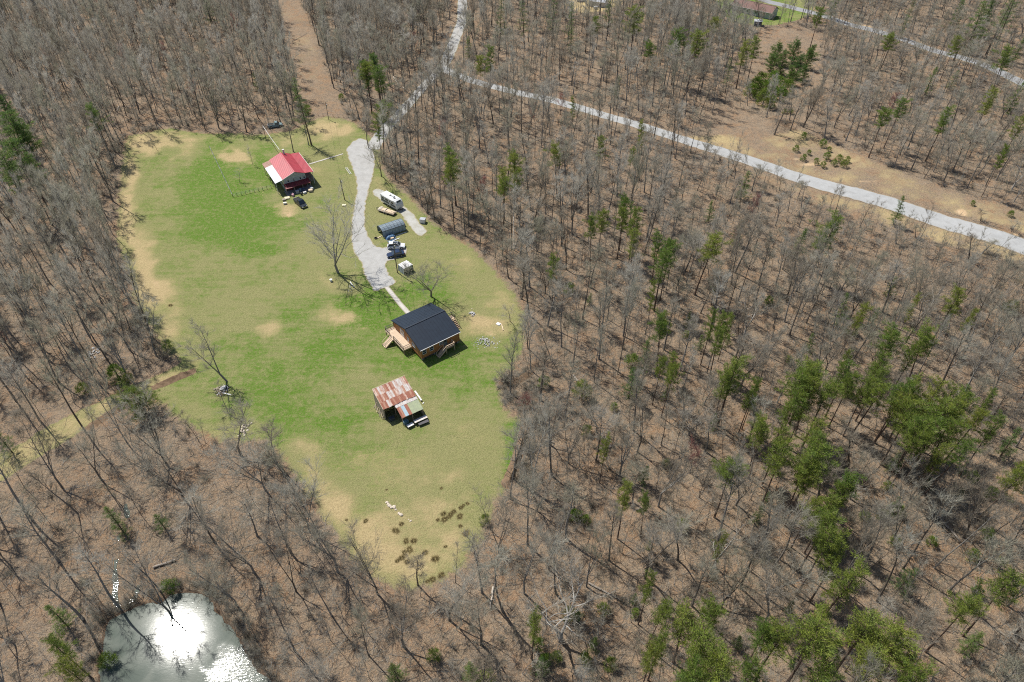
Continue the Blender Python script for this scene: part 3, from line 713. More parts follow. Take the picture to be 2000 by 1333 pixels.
ev('C', (915,95,10),(1205,172,10),(1870,35,14),(1905,62,22),(1925,42,16),(1630,8,14),(1765,55,10),(1985,105,12),(1815,163,13),(1860,160,9),(1980,195,15),(1560,480,16),(1755,415,15),(1645,610,19),(1452,367,14),(1387,416,12),(1442,456,13),(1152,585,7),(1262,698,17),(1232,752,20),(1395,825,10),(1583,672,11),(1970,870,19),(1766,1134,20),(1896,1257,22),(1237,1172,9),(1442,1255,12),(1482,1007,12),(1057,1302,20),(775,1315,18),(925,1317,20),(10,865,17),(315,1020,13),(228,1020,20),(115,1205,22),(1750,905,14),(580,190,12),(500,160,8),(1300,770,9))
ev('D', (20,255,28),(38,300,26),(12,332,26),(50,270,19),(185,232,14),(8,212,13),(60,325,17),(735,128,13),(716,142,14))
ev('W', (403,18,12),(565,160,10),(592,205,20),(1190,18,15),(1118,45,14),(1080,25,15),(1025,30,15),(975,35,15),(1960,30,18),(1980,15,18),(1940,12,14),(1425,140,11),(1400,550,13),(1115,80,10),(700,130,9),(1780,20,10))
ev('K', (270,780,36))
ev('G', (1518,102,14),(1552,98,15),(1578,113,14),(1530,122,15),(1560,130,15),(1508,120,11),(1545,145,13),(1572,146,11),(1585,100,9))
ev('S', (1478,168,12),(1500,176,13),(1520,168,13),(1493,190,12),(1468,178,11),(1510,156,12),(1488,158,12),(1525,184,11),(1538,170,11),(1505,200,10),(1533,217,4),(1545,218,4),(1570,265,5),(1555,290,5),(1608,280,6),(1615,305,6),(1640,310,6),(1650,320,6),(1570,308,5),(1595,315,5),(1608,322,5),(1630,318,5),(1655,312,5),(1580,298,4),(1620,292,4),(1900,397,4),(1975,418,5),(1062,745,10),(1137,760,15),(1200,795,7),(1145,840,9),(1541,702,7),(1747,1056,9),(1332,1025,11),(1050,1257,11),(847,1280,11),(950,1325,14),(1087,1282,10),(1142,1287,11),(947,1015,9),(330,1145,13),(210,1290,15),(225,730,14),(325,675,9),(667,190,5),(1340,653,6),(160,760,10),(250,740,9),(600,215,7),(1900,930,9),(1690,1010,9),(1120,1005,9),(1145,1015,8))
_rg = random.Random(77)
for _ in range(64):
    qx_, qy_ = _rg.uniform(1040, 1990), _rg.uniform(560, 1320)
    x_, y_ = at(qx_, qy_)
    if poly_sd(LAWN, np.array([x_]), np.array([y_]))[0] > -2 or line_d(ROAD2, np.array([x_]), np.array([y_]))[0] < 12: continue
    ev(_rg.choice('SSCCP'), (qx_, qy_, _rg.uniform(7, 13)))
EVINFO = {'P': (PINES, 'pine_tree', 0.79), 'D': (DARKP, 'dark_pine_tree', 0.76), 'C': (FIRS, 'conifer_tree', 0.42), 'W': (WHITEP, 'white_pine_tree', 0.6), 'K': (CEDAR, 'cedar_tree', 0.55), 'G': (ROUNDE, 'evergreen_tree', 0.55), 'S': (BUSHES, 'evergreen_bush', 0.5)}
ev_xy = []; LABELS = {}
def uniq(label, group):
    return label, group
for i, (k, cx_, cy_, r) in enumerate(EV):
    prs, nm, hc = EVINFO[k]; rr = random.Random(i * 13 + 5); pr = prs[rr.randrange(len(prs))]
    x0, y0 = at(cx_, cy_)
    s_ = pxm(x0, y0); rad = r / s_ * (1.34 if k in 'PD' else 1.2)
    if k in 'PD': h = 12.0 + rad * 1.6 + rr.uniform(-1, 1.5); rad = max(rad, 1.5)
    elif k == 'C': h = max(3.5, rad * 3.6)
    elif k == 'W': h = max(12, rad * 5.2)
    elif k == 'K': h = 7.5
    elif k == 'G': h = rad * 2.4
    else: h = max(1.6, rad * 2.1)
    x, y = at(cx_, cy_, h * hc)
    rad = rad * pxm(x0, y0) / (FPX / (y * CP + (CAMH - h * hc) * SP))
    sz = 'small' if r * 1.0 < 13 else 'medium' if r < 22 else 'large'
    pl = place(*project(x, y, 0))
    word = {'P': 'yellow green pine', 'D': 'dark green pine', 'C': 'dark conical evergreen', 'W': 'tall blue green pine', 'K': 'broad green cedar beside the grass track', 'S': 'low green bush', 'G': 'rounded dark evergreen'}[k]
    lab = word if k == 'K' else f'{sz} {word}'
    cat = {'S': 'bush'}.get(k, 'tree')
    grp = None if k == 'K' else {'P': 'pines ', 'D': 'dark pines ', 'C': 'dark evergreens ', 'W': 'white pines ', 'S': 'evergreen bushes ', 'G': 'rounded evergreens '}[k] + 'of the ' + pl
    o = plant(nm, pr, x, y, h, rad, rr.uniform(0, 6.28), lab, cat, grp)
    if k != 'K': pool(o, lab, pl, *project(x, y, 0))
    ev_xy.append((x, y, rad))

# ------------------------------------------------------------------ bare trees
EXPL = []   # base px, height, crown radius, prototypes, own label
def bt(px, py, h, rad, prs, label=None, lean=None): EXPL.append((px, py, h, rad, prs, label, lean))
bt(660,533,17.5,8.5,[OPEN[0]],'tall bare tree alone on the lawn left of the driveway', (0.05, -0.13))
bt(842,580,11,6.0,[OPEN[2]],'wide spreading bare tree behind the black roofed cabin')
bt(443,745,15,4.6,[FORKED[0]],'bare leaning tree over the scrap heap on the lawn', (0.05, -0.30))
bt(446,808,8,2.4,[SAPL[0]],'small bare tree just below the scrap heap')
bt(467,356,4.2,2.2,[SAPL[1]],'small gnarled bare fruit tree left of the red house')
bt(494,322,6,1.6,[SAPL[2]],'slim bare sapling close to the red roofed house')
bt(307,294,5.5,1.5,[SAPL[3]],'lone bare sapling at the top of the meadow')
bt(603,284,14,3.4,[FOREST[0]],'bare twin tree on straw grass behind the red house')
bt(573,297,13,3.2,[FOREST[1]],'dark bare tree right behind the red roof')
bt(720,290,14,3.2,[FORKED[1]],'bare tree at the rim of the driveway turnaround')
bt(745,345,12,4.5,[OPEN[1]],'bushy bare tree right of the driveway turnaround')
bt(996,628,6,3.0,[SAPL[3]],'squat grey bare tree at the right lawn edge')
for (a, b, h, r_, prs) in [(238,1192,17,3.4,FOREST),(335,1200,19,3.6,FORKED),(314,1156,15,3,FOREST),(162,1209,17,3.3,FOREST),(465,1186,15,3.6,OPEN),(497,1120,17,5,OPEN),(361,978,18,5,OPEN),(198,937,15,3.6,FORKED),(325,906,16,5.2,OPEN),(120,950,17,4.8,OPEN),(195,768,9,2.4,SAPL),(249,738,14,3.6,FORKED),(306,696,15,3.8,FORKED),(519,958,16,5,OPEN),(737,1160,15,4.6,OPEN),(816,1143,10,2.6,FOREST),(940,1260,17,4.4,FORKED),(1087,1160,16,3.8,FOREST),(605,1040,17,4.6,OPEN),(660,1118,15,4.2,FORKED),(568,1080,16,4,FORKED),(60,1010,18,4,FOREST),(420,1060,15,3.5,FOREST),(1035,910,9,3,OPEN),(1075,870,13,4,FORKED),(1110,905,14,4,OPEN),(1165,845,12,4,OPEN),(1060,830,8,2.5,TWIGB),(1210,930,13,4,FORKED),(560,200,15,3,FOREST),(505,232,15,3,FOREST),(545,225,14,3,FOREST),(1950,1110,18,4.5,FORKED),(1854,1154,19,4.2,FOREST),(1880,1050,17,5,OPEN),(1740,1060,16,4.6,OPEN)]:
    bt(a, b, h, r_, prs)
bt(1095,1252,16,6.5,[PALE[1]],'white barked crooked tree at the bottom right of the lawn')
bt(1452,660,13,4.5,[PALE[0]],'white barked tree in the woods right of the cabin')
bt(1395,1108,14,4.2,[PALE[1]],'pale barked tree above the cluster of round pines')

GROVE = poly_xy([(1465,75),(1500,55),(1600,60),(1605,165),(1545,215),(1445,205),(1450,160)])
def forb(x, y):
    """True where trees may not stand"""
    b = np.zeros(x.shape, bool)
    b |= poly_sd(LAWN, x, y) > -1.0
    b |= poly_sd(TRACK, x, y) > -2.4
    b |= poly_sd(STRIP, x, y) > -0.8
    b |= poly_sd(VERGE_UP, x, y) > 0.5
    b |= poly_sd(VERGE_LO, x, y) > 1.5
    b |= poly_sd(POND, x, y) > -0.8
    b |= poly_sd(YARD_TR, x, y) > 0
    b |= poly_sd(YARD_TC, x, y) > 0
    b |= poly_sd(MEADOW_R, x, y) > -1
    b |= poly_sd(GROVE, x, y) > 0
    b |= poly_sd(np.array(PADP), x, y) > -2.0
    b |= poly_sd(np.array(DRIVE), x, y) > -1.5
    for L, w in ((ROAD, 5.5), (ROAD2, 5.0), (ROAD3, 4.2), (PAVED, 6.5)):
        b |= line_d(L, x, y) < w
    return b
def scatter(n_try, spacing_fn, seed, taken=()):
    rg = np.random.default_rng(seed)
    X = rg.uniform(-325, 325, n_try); Y = rg.uniform(22, 455, n_try)
    px, py = project(X, Y, 0.0)
    k = (px > -220) & (px < 2220) & (py > -120) & (py < 1520)
    X, Y, px, py = X[k], Y[k], px[k], py[k]
    k = ~forb(X, Y); X, Y, px, py = X[k], Y[k], px[k], py[k]
    sp = spacing_fn(X, Y, px, py)
    cell = {}; out = []; cs = 4.0
    for (tx, ty, tr) in taken: cell.setdefault((int(tx // cs), int(ty // cs)), []).append((tx, ty, tr))
    for x, y, s in zip(X, Y, sp):
        i, j = int(x // cs), int(y // cs); ok = True
        for a in range(i - 2, i + 3):
            for b in range(j - 2, j + 3):
                for (tx, ty, tr) in cell.get((a, b), ()):
                    if (tx - x) ** 2 + (ty - y) ** 2 < max(s, tr) ** 2: ok = False; break
                if not ok: break
            if not ok: break
        if ok: cell.setdefault((i, j), []).append((x, y, s * 0.0 + s)); out.append((x, y))
    return out
def sp_big(X, Y, px, py):
    s = np.full(X.shape, 4.6)
    s[(px < 600) & (py < 760)] = 3.5
    s[(px < 880) & (py < 230)] = 3.6
    s[(px > 880) & (py < 330)] = 4.8
    s[(px > 1200) & (py > 620)] = 4.4
    s[(px < 700) & (py > 760)] = 6.6
    s = s * (0.8 + 0.5 * vnoise(X, Y, 22, 5))
    return s
exp_xy = []
for (a, b, h, r_, prs, lab, ln) in EXPL:
    x, y = at(a, b); exp_xy.append((x, y))
taken = [(x, y, 2.6) for x, y in exp_xy] + [(x, y, min(3.2, 1.0 + r * .6)) for x, y, r in ev_xy]
pos = scatter(60000, sp_big, 11, taken)
cand = []
for i, (x, y) in enumerate(pos):
    rr = random.Random(i * 7 + 3); px, py = project(x, y, 0)
    left = px < 600 and py < 760
    h = rr.uniform(13, 20.5) if not (px > 1250 and py > 300) else rr.uniform(11, 18.5)
    if px > 1380 and line_d(ROAD2, np.array([x]), np.array([y]))[0] < 13: h = rr.uniform(2.5, 4.5)
    elif px > 1330 and py < 330 + (px - 1330) * .31 + 150 and py > 230 + (px - 1330) * .3: h = rr.uniform(5.5, 9.5)
    elif px > 1450 and py < 330: h = rr.uniform(9, 14)
    h *= 0.85 + 0.35 * float(vnoise(np.array([x]), np.array([y]), 28, 71)[0])
    q = rr.random()
    prs = OPEN if (q < 0.13 and px > 950 and py > 560) else FORKED if q < 0.25 else PALE if q > 0.985 else BUD if (0.25 < q < 0.265) else FOREST
    rad = rr.uniform(2.0, 4.4) * (0.75 if h < 10 else 1) * (1.15 if prs is FORKED else 1) * (0.85 if left else 1)
    if prs is OPEN: rad = rr.uniform(3.2, 5.0); h = rr.uniform(9, 15)
    if rr.random() < .15: h *= .7; rad *= .75
    if prs is BUD: h = rr.uniform(7, 11); rad = 2.4
    jj = rr.randrange(len(prs)); sz = (pxm(x, y) * h) if (-30 < px < 2030 and -20 < py < 1430) else 0
    cand.append((sz, x, y, h, rad, prs[jj], rr.uniform(0, 6.28), (rr.gauss(0, 0.035), rr.gauss(0, 0.035)), px, py, prs))
cand.sort(key=lambda c: -c[0])
n_ind = 300 - len(EXPL)
GCL = None
KIND = {id(FOREST): 'straight bare tree', id(FORKED): 'forked bare tree', id(PALE): 'pale bare tree', id(BUD): 'reddish budding tree', id(OPEN): 'broad bare tree', id(SAPL): 'thin bare tree', id(TWIGB): 'bare twiggy shrub'}
for i, (a, b, h, r_, prs, lab, ln) in enumerate(EXPL):
    rr = random.Random(900 + i); x, y = exp_xy[i]; pl = place(a, b)
    kw = KIND.get(id(prs))
    o = plant('bare_tree', prs[rr.randrange(len(prs))], x, y, h, r_, rr.uniform(0, 6.28), lab or kw, 'tree', 'bare trees of the ' + pl if not lab else None, ln or (rr.gauss(0, .03), rr.gauss(0, .03)))
    if not lab: pool(o, kw, pl, a, b)
for c in cand[:n_ind]:
    pl = place(c[8], c[9])
    hs = 'tall' if c[3] > 16 else 'shorter'
    o = plant('bare_tree', c[5], c[1], c[2], c[3], c[4], c[6], 'x', 'tree', 'bare trees of the ' + pl, c[7])
    pool(o, f'{hs} {KIND[id(c[10])]}', pl, c[8], c[9])
name_pool()
rest = cand[n_ind:]

# the rest of the woods, the saplings and the brush: masses nobody could count
def gn_scatter(name, protos, items, label, cat):
    pc = bpy.data.collections.new(name + '_kinds')
    for i, p in enumerate(protos):
        o = bpy.data.objects.new('%s_%02d' % (name, i), joined(p)); pc.objects.link(o)
    me = bpy.data.meshes.new(name)
    co = np.array([(c[0], c[1], 0) for c in items], float); co[:, 2] = terr(co[:, 0], co[:, 1])
    me.vertices.add(len(co)); me.vertices.foreach_set('co', co.astype(np.float32).ravel())
    a = me.attributes.new('kind_index', 'INT', 'POINT'); a.data.foreach_set('value', np.array([c[2] for c in items], np.int32))
    a = me.attributes.new('turn', 'FLOAT_VECTOR', 'POINT'); a.data.foreach_set('vector', np.array([c[3] for c in items], np.float32).ravel())
    a = me.attributes.new('size', 'FLOAT_VECTOR', 'POINT'); a.data.foreach_set('vector', np.array([c[4] for c in items], np.float32).ravel())
    ob = link(name, me); tag(ob, label, cat, kind='stuff')
    ng = bpy.data.node_groups.new(name, 'GeometryNodeTree')
    ng.interface.new_socket('Geometry', in_out='INPUT', socket_type='NodeSocketGeometry'); ng.interface.new_socket('Geometry', in_out='OUTPUT', socket_type='NodeSocketGeometry')
    gi = ng.nodes.new('NodeGroupInput'); go = ng.nodes.new('NodeGroupOutput')
    ci = ng.nodes.new('GeometryNodeCollectionInfo'); ci.inputs['Collection'].default_value = pc
    ci.inputs['Separate Children'].default_value = True; ci.inputs['Reset Children'].default_value = True
    ip = ng.nodes.new('GeometryNodeInstanceOnPoints'); ip.inputs['Pick Instance'].default_value = True
    def na(nm, t):
        n = ng.nodes.new('GeometryNodeInputNamedAttribute'); n.data_type = t; n.inputs['Name'].default_value = nm; return n.outputs['Attribute']
    ng.links.new(gi.outputs[0], ip.inputs['Points']); ng.links.new(ci.outputs[0], ip.inputs['Instance'])
    ng.links.new(na('kind_index', 'INT'), ip.inputs['Instance Index'])
    er = ng.nodes.new('FunctionNodeEulerToRotation'); ng.links.new(na('turn', 'FLOAT_VECTOR'), er.inputs[0]); ng.links.new(er.outputs[0], ip.inputs['Rotation'])
    ng.links.new(na('size', 'FLOAT_VECTOR'), ip.inputs['Scale'])
    ng.links.new(ip.outputs[0], go.inputs[0])
    md = ob.modifiers.new('scatter', 'NODES'); md.node_group = ng
    return ob
def joined(p):
    a, b = p.trunk, p.crown
    mb = MB(); mb.v = [tuple(v.co) for v in a.vertices]; mb.f = [tuple(f.vertices) for f in a.polygons]; mb.m = [0] * len(mb.f)
    mb.add([tuple(v.co) for v in b.vertices], [tuple(f.vertices) for f in b.polygons], 1)
    return mb.mesh('tree_kind', [a.materials[0], b.materials[0]])
WK = FOREST + FORKED + PALE + BUD + OPEN
wi = {id(p): i for i, p in enumerate(WK)}
gn_scatter('far_woods', WK, [(c[1], c[2], wi[id(c[5])], (c[7][0], c[7][1], c[6]), (c[4] / c[5].rad, c[4] / c[5].rad, c[3] / c[5].H)) for c in rest], 'mass of grey bare woods filling the far hillside', 'woods')
sap = scatter(60000, lambda X, Y, px, py: (2.6 - 0.4 * (px < 600) + 1.2 * ((px < 750) & (py > 760)) - 0.7 * ((px > 950) & (py > 450))) * (0.7 + 0.7 * vnoise(X, Y, 16, 9)), 21)
items = []
for i, (x, y) in enumerate(sap):
    rr = random.Random(i * 3 + 1); q = rr.random()
    if q < 0.72: k = rr.randrange(4); s_ = rr.uniform(0.45, 1.25); sc = (s_, s_, s_ * rr.uniform(.8, 1.3))
    else: k = 4 + rr.randrange(3); s_ = rr.uniform(0.5, 1.1); sc = (s_, s_, s_)
    items.append((x, y, k, (rr.gauss(0, .08), rr.gauss(0, .08), rr.uniform(0, 6.28)), sc))
edge = scatter(90000, lambda X, Y, px, py: np.where((poly_sd(LAWN, X, Y) > -5.5) & (py < 1000), 1.15, 99.0) * (0.7 + 0.6 * vnoise(X, Y, 8, 31)), 33)
edge = [e for e in edge if -5.5 < float(poly_sd(LAWN, np.array([e[0]]), np.array([e[1]]))[0])]
for i, (x, y) in enumerate(edge):
    rr = random.Random(i * 5 + 2); s_ = rr.uniform(.7, 1.6); k = rr.choice((4, 5, 6, 4, 5, 0, 1)); s_ *= 1.35 if x > -15 else 1; items.append((x, y, k, (0, 0, rr.uniform(0, 6.28)), (s_, s_, s_ * rr.uniform(.7, 1.1)) if k > 3 else (s_ * .7,) * 3))
for i in range(260):
    a_ = random.Random(i).random() * len(POND); j_ = int(a_); p_ = POND[j_] + (POND[(j_ + 1) % len(POND)] - POND[j_]) * (a_ - j_); c_ = p_ - POND.mean(0); p_ = p_ + c_ / np.hypot(*c_) * random.Random(i + 999).uniform(.3, 2.6); rr = random.Random(i * 11)
    if i % 3 == 0: items.append((p_[0], p_[1], i % 4, (rr.gauss(0, .15), rr.gauss(0, .15), rr.uniform(0, 6.28)), (rr.uniform(.4, .8),) * 3))
    else: items.append((p_[0], p_[1], 4 + i % 3, (0, 0, rr.uniform(0, 6.28)), (rr.uniform(.35, .8),) * 3))
BR = poly_xy([(962,742),(1000,735),(1040,715),(1060,760),(1045,800),(1010,815),(985,790)])
rg_ = random.Random(3)
for i in range(150):
    x = rg_.uniform(BR[:, 0].min(), BR[:, 0].max()); y = rg_.uniform(BR[:, 1].min(), BR[:, 1].max())
    if poly_sd(BR, np.array([x]), np.array([y]))[0] > 0: s_ = rg_.uniform(.4, .8); items.append((x, y, 4 + i % 3, (0, 0, rg_.uniform(0, 6.28)), (s_ * 1.2, s_ * 1.2, s_ * .6)))
gn_scatter('underbrush', SAPL + TWIGB, items, 'thin saplings and twiggy brush across the forest floor', 'brush')
# fallen sticks and leaf clumps on the forest floor
def sticks(seed):
    rg = random.Random(seed); T = MB(); C = MB()
    for _ in range(4):
        a = rg.uniform(0, 6.28); p = Vector((rg.uniform(-1.2, 1.2), rg.uniform(-1.2, 1.2), .05)); L = rg.uniform(.8, 2.4); d = Vector((math.cos(a), math.sin(a), rg.uniform(-.02, .08)))
        T.tube([p, p + d * L], [.035, .015], 3, False)
    for _ in range(75):
        a = rg.uniform(0, 6.28); r = 1.7 * rg.random() ** .6; b_ = rg.uniform(0, 6.28)
        tri_twig(C, Vector((math.cos(b_) * r, math.sin(b_) * r, rg.uniform(.02, .12))), vdir(a, rg.uniform(-.02, .45)), rg.uniform(.3, 1.1), .028, rg)
    return T, C
STICK = [proto(sticks(500 + i), M_BARK, M_TWIG, 1, 1) for i in range(4)]
fl = scatter(120000, lambda X, Y, px, py: 1.55 * (0.6 + 0.9 * vnoise(X, Y, 11, 41)) * np.clip(0.72 + (Y - 100) / 480, .72, 1.5), 44)
gn_scatter('fallen_sticks', STICK, [(x, y, i % 4, (0, 0, (i * 2.399) % 6.28), ((.7 + .6 * ((i * .618) % 1)),) * 3) for i, (x, y) in enumerate(fl)], 'fallen sticks and dead brush littering the forest floor', 'sticks')
print('sticks', len(fl), 'trees', len(cand), 'saplings', len(items), 'evergreens', len(EV))
# ------------------------------------------------------------------ materials for built things
M_BLACKROOF = paint('black_metal_roof', (0.009, 0.018, 0.032), 0.5, (0.007, 0.014, 0.026), 0.8, metal=0.0, spec=0.3)
M_CEDARWALL = paint('stained_log_siding', (0.43, 0.19, 0.07), 0.7, (0.32, 0.14, 0.052), 2.0)
M_WHITE = paint('white_paint', (0.64, 0.63, 0.61), 0.5, (0.54, 0.53, 0.51), 2.0)
M_DECK = paint('new_deck_wood', (0.58, 0.45, 0.32), 0.75, (0.47, 0.35, 0.24), 3.0)
M_DECKDARK = paint('deck_frame_wood', (0.36, 0.26, 0.17), 0.8, (0.27, 0.19, 0.12), 3.0)
M_BLACK = paint('black_metal', (0.025, 0.025, 0.027), 0.5)
M_DARK = paint('dark_recess', (0.03, 0.028, 0.026), 0.9)
M_RED = paint('red_metal_roof', (0.43, 0.038, 0.052), 0.48, (0.36, 0.034, 0.045), 0.5, spec=1.0)
M_PINKRED = M_RED
M_DKRED = paint('dark_red_paint', (0.20, 0.025, 0.03), 0.55, (0.14, 0.02, 0.022), 2.0)
M_SIDING = paint('grey_siding', (0.42, 0.45, 0.43), 0.6, (0.36, 0.39, 0.38), 1.5)
M_WHITEROOF = paint('white_sheet_roof', (0.56, 0.585, 0.61), 0.5, (0.50, 0.52, 0.55), 0.6)
M_BROWNROOF = paint('brown_sheet_roof', (0.30, 0.17, 0.12), 0.7, (0.22, 0.12, 0.085), 1.5)
M_SHINGLE = paint('red_brown_shingles', (0.21, 0.125, 0.105), 0.9, (0.16, 0.095, 0.08), 3.0)
M_RUST = [paint('rusty_sheet_%s' % n, c, 0.75, c2, 2.0, spec=0.3, detail=6, stretch=(5, .55, 1)) for n, c, c2 in (
    ('deep', (0.25, 0.085, 0.055), (0.33, 0.15, 0.10)), ('mid', (0.30, 0.12, 0.075), (0.44, 0.27, 0.19)), ('streaked', (0.33, 0.14, 0.09), (0.62, 0.52, 0.44)))]
M_GALV = paint('pale_zinc_sheet', (0.58, 0.565, 0.54), 0.5, (0.42, 0.34, 0.29), 1.6, spec=0.4, stretch=(5, .6, 1))
M_GALVR = paint('zinc_sheet_with_rust', (0.54, 0.48, 0.43), 0.55, (0.33, 0.16, 0.11), 1.9, spec=0.4, detail=6, stretch=(5, .6, 1))
M_LBLUE = paint('light_blue_sheet', (0.33, 0.46, 0.52), 0.55, (0.30, 0.40, 0.44), 1.5)
M_OLIVE = paint('pale_green_sheet', (0.33, 0.37, 0.22), 0.65, (0.28, 0.31, 0.20), 1.5)
M_OLDWOOD = paint('weathered_boards', (0.33, 0.28, 0.22), 0.9, (0.22, 0.18, 0.14), 3.0)
M_PALEWOOD = paint('pale_lumber', (0.62, 0.50, 0.36), 0.8, (0.50, 0.39, 0.27), 3.0)
M_STEEL = paint('blue_grey_panel', (0.19, 0.24, 0.27), 0.42, (0.15, 0.19, 0.22), 1.2, spec=0.6)
M_STEEL2 = paint('blue_grey_side_panel', (0.26, 0.33, 0.38), 0.5, (0.21, 0.27, 0.32), 1.2)
M_TARP = paint('blue_tarp', (0.075, 0.16, 0.28), 0.5, (0.055, 0.12, 0.22), 2.2, bmp=0.5)
M_TIRE = paint('tyre_rubber', (0.02, 0.02, 0.02), 0.85)
M_RIM = paint('wheel_metal', (0.45, 0.46, 0.47), 0.35, metal=0.8)
M_CARW = paint('white_car_paint', (0.72, 0.74, 0.76), 0.22, (0.70, 0.72, 0.74), 1.0, spec=0.6)
M_CARB = paint('dark_blue_car_paint', (0.015, 0.028, 0.065), 0.14, (0.013, 0.024, 0.058), 1.0, spec=0.8)
M_CARG = paint('dark_green_truck_paint', (0.014, 0.020, 0.020), 0.16, (0.012, 0.017, 0.017), 1.0, spec=0.8)
M_LAMPW = paint('headlight_lens', (0.75, 0.76, 0.78), 0.12, spec=0.8)
M_LAMPR = paint('tail_light_lens', (0.35, 0.02, 0.02), 0.2, spec=0.8)
M_RVROOF = paint('trailer_white_roof', (0.60, 0.61, 0.61), 0.5, (0.52, 0.53, 0.53), 0.8)
M_RVSIDE = paint('trailer_side_panels', (0.60, 0.61, 0.60), 0.4, (0.55, 0.56, 0.56), 0.8)
M_RVSTRIPE = paint('trailer_stripe', (0.10, 0.11, 0.13), 0.4)
M_POLE = paint('pole_wood', (0.16, 0.125, 0.095), 0.9, (0.11, 0.085, 0.065), 2.0)
M_WHITETARP = paint('white_tarp', (0.66, 0.65, 0.63), 0.6, (0.46, 0.45, 0.44), 3.2, bmp=0.6)
M_GREYTARP = paint('grey_tarp', (0.34, 0.40, 0.42), 0.6, (0.26, 0.31, 0.33), 2.5, bmp=0.5)
M_STONE = paint('pale_limestone', (0.52, 0.45, 0.36), 0.9, (0.50, 0.43, 0.35), 2.5, bmp=0.4)
M_GREYSTONE = paint('grey_rubble', (0.42, 0.42, 0.42), 0.9, (0.34, 0.33, 0.32), 2.5, bmp=0.4)
M_RUSH = paint('brown_rushes', (0.12, 0.092, 0.042), 0.9, (0.18, 0.14, 0.06), 3.0, spec=0.1)
GLASS = glass()

def win(parent, c, w, h, rz, name='window'):
    """window on a wall, outward normal = local -Y turned by rz; frame with two panes"""
    Mx = Matrix.Rotation(rz, 3, 'Z'); c = Vector(c); mb = MB()
    t = 0.09
    for (dx, dz, sx, sz) in ((0, h / 2, w + t, t), (0, -h / 2, w + t, t), (-w / 2, 0, t, h - t), (w / 2, 0, t, h - t), (0, 0, w - t, t * .7)):
        mb.box(c + Mx @ Vector((dx, -0.03, dz)), (sx, 0.10, sz), M=Mx)
    f = mb.build(name, M_WHITE, parent)
    for s_ in (-1, 1):
        g = MB(); g.box(c + Mx @ Vector((0, -0.004, s_ * h / 4)), (w - t, 0.03, h / 2 - t * .9), M=Mx); g.build('pane', GLASS, f)
    return f
def door(parent, c, w, h, rz, mat, glassy=True):
    Mx = Matrix.Rotation(rz, 3, 'Z'); c = Vector(c); mb = MB()
    mb.box(c + Mx @ Vector((0, -0.03, 0)), (w, 0.08, h), M=Mx); d = mb.build('door', mat, parent)
    g = MB(); g.box(c + Mx @ Vector((0, -0.075, h * .18)), (w * .6, 0.02, h * .42), M=Mx); g.build('pane', GLASS, d) if glassy else None
    g = MB(); g.box(c + Mx @ Vector((w * .4, -0.10, -.05)), (0.05, 0.07, 0.12), M=Mx); g.build('handle', M_BLACK, d)
    return d
def plank_run(parent, x0, x1, y0, y1, z, along, pw, mat, name='deck_board', th=0.045, gap=0.012):
    """boards as single pieces sharing one mesh"""
    if along == 'X': L = x1 - x0; n = max(1, int(round((y1 - y0) / pw))); st = (y1 - y0) / n
    else: L = y1 - y0; n = max(1, int(round((x1 - x0) / pw))); st = (x1 - x0) / n
    mb = MB(); mb.box((0, 0, 0), (L, st - gap, th) if along == 'X' else (st - gap, L, th)); me = mb.mesh(name, mat)
    for i in range(n):
        o = link(name, me, parent)
        o.location = ((x0 + x1) / 2, y0 + st * (i + .5), z + R.uniform(-.004, .004)) if along == 'X' else (x0 + st * (i + .5), (y0 + y1) / 2, z + R.uniform(-.004, .004))
def railing(parent, pts, z, h=0.95, mat=None, rail=None):
    mb = MB(); rl = MB(); step = 1.5
    for a, b in zip(pts[:-1], pts[1:]):
        a = Vector((a[0], a[1], z)); b = Vector((b[0], b[1], z)); n = max(1, int(round((b - a).length / step)))
        for i in range(n + 1):
            p = a.lerp(b, i / n); q = MB(); q.box(p + Vector((0, 0, h / 2)), (.09, .09, h)); q.build('rail_post', mat, parent)
        rl.bar(a + Vector((0, 0, h + .03)), b + Vector((0, 0, h + .03)), .13, .05); rl.bar(a + Vector((0, 0, h * .5)), b + Vector((0, 0, h * .5)), .04, .09)
        rl.bar(a + Vector((0, 0, h * .22)), b + Vector((0, 0, h * .22)), .04, .09)
    rl.build('rail', rail or mat, parent)
def stairs(parent, top, bot, width, n, mat, railmat):
    top = Vector(top); bot = Vector(bot); d = (bot - top); hd = Vector((d.x, d.y, 0)).normalized(); s_ = Vector((-hd.y, hd.x, 0)); rz = math.atan2(hd.y, hd.x)
    for i in range(n):
        p = top + d * ((i + .5) / n); q = MB(); q.box(p, (d.length / n * .95, width, .05), rz); q.build('stair_tread', mat, parent)
    for k in (-1, 1):
        q = MB(); o = s_ * (k * (width / 2 + .03)); q.bar(top + o - Vector((0, 0, .1)), bot + o - Vector((0, 0, .02)), .05, .26); q.build('stringer', mat, parent)
        q = MB(); q.bar(top + o + Vector((0, 0, .92)), bot + o + Vector((0, 0, .92)), .08, .06)
        q.box(bot + o + Vector((0, 0, .45)), (.08, .08, .94)); q.box(top + o + Vector((0, 0, .42)), (.08, .08, 1.0)); q.build('stair_rail', railmat, parent)

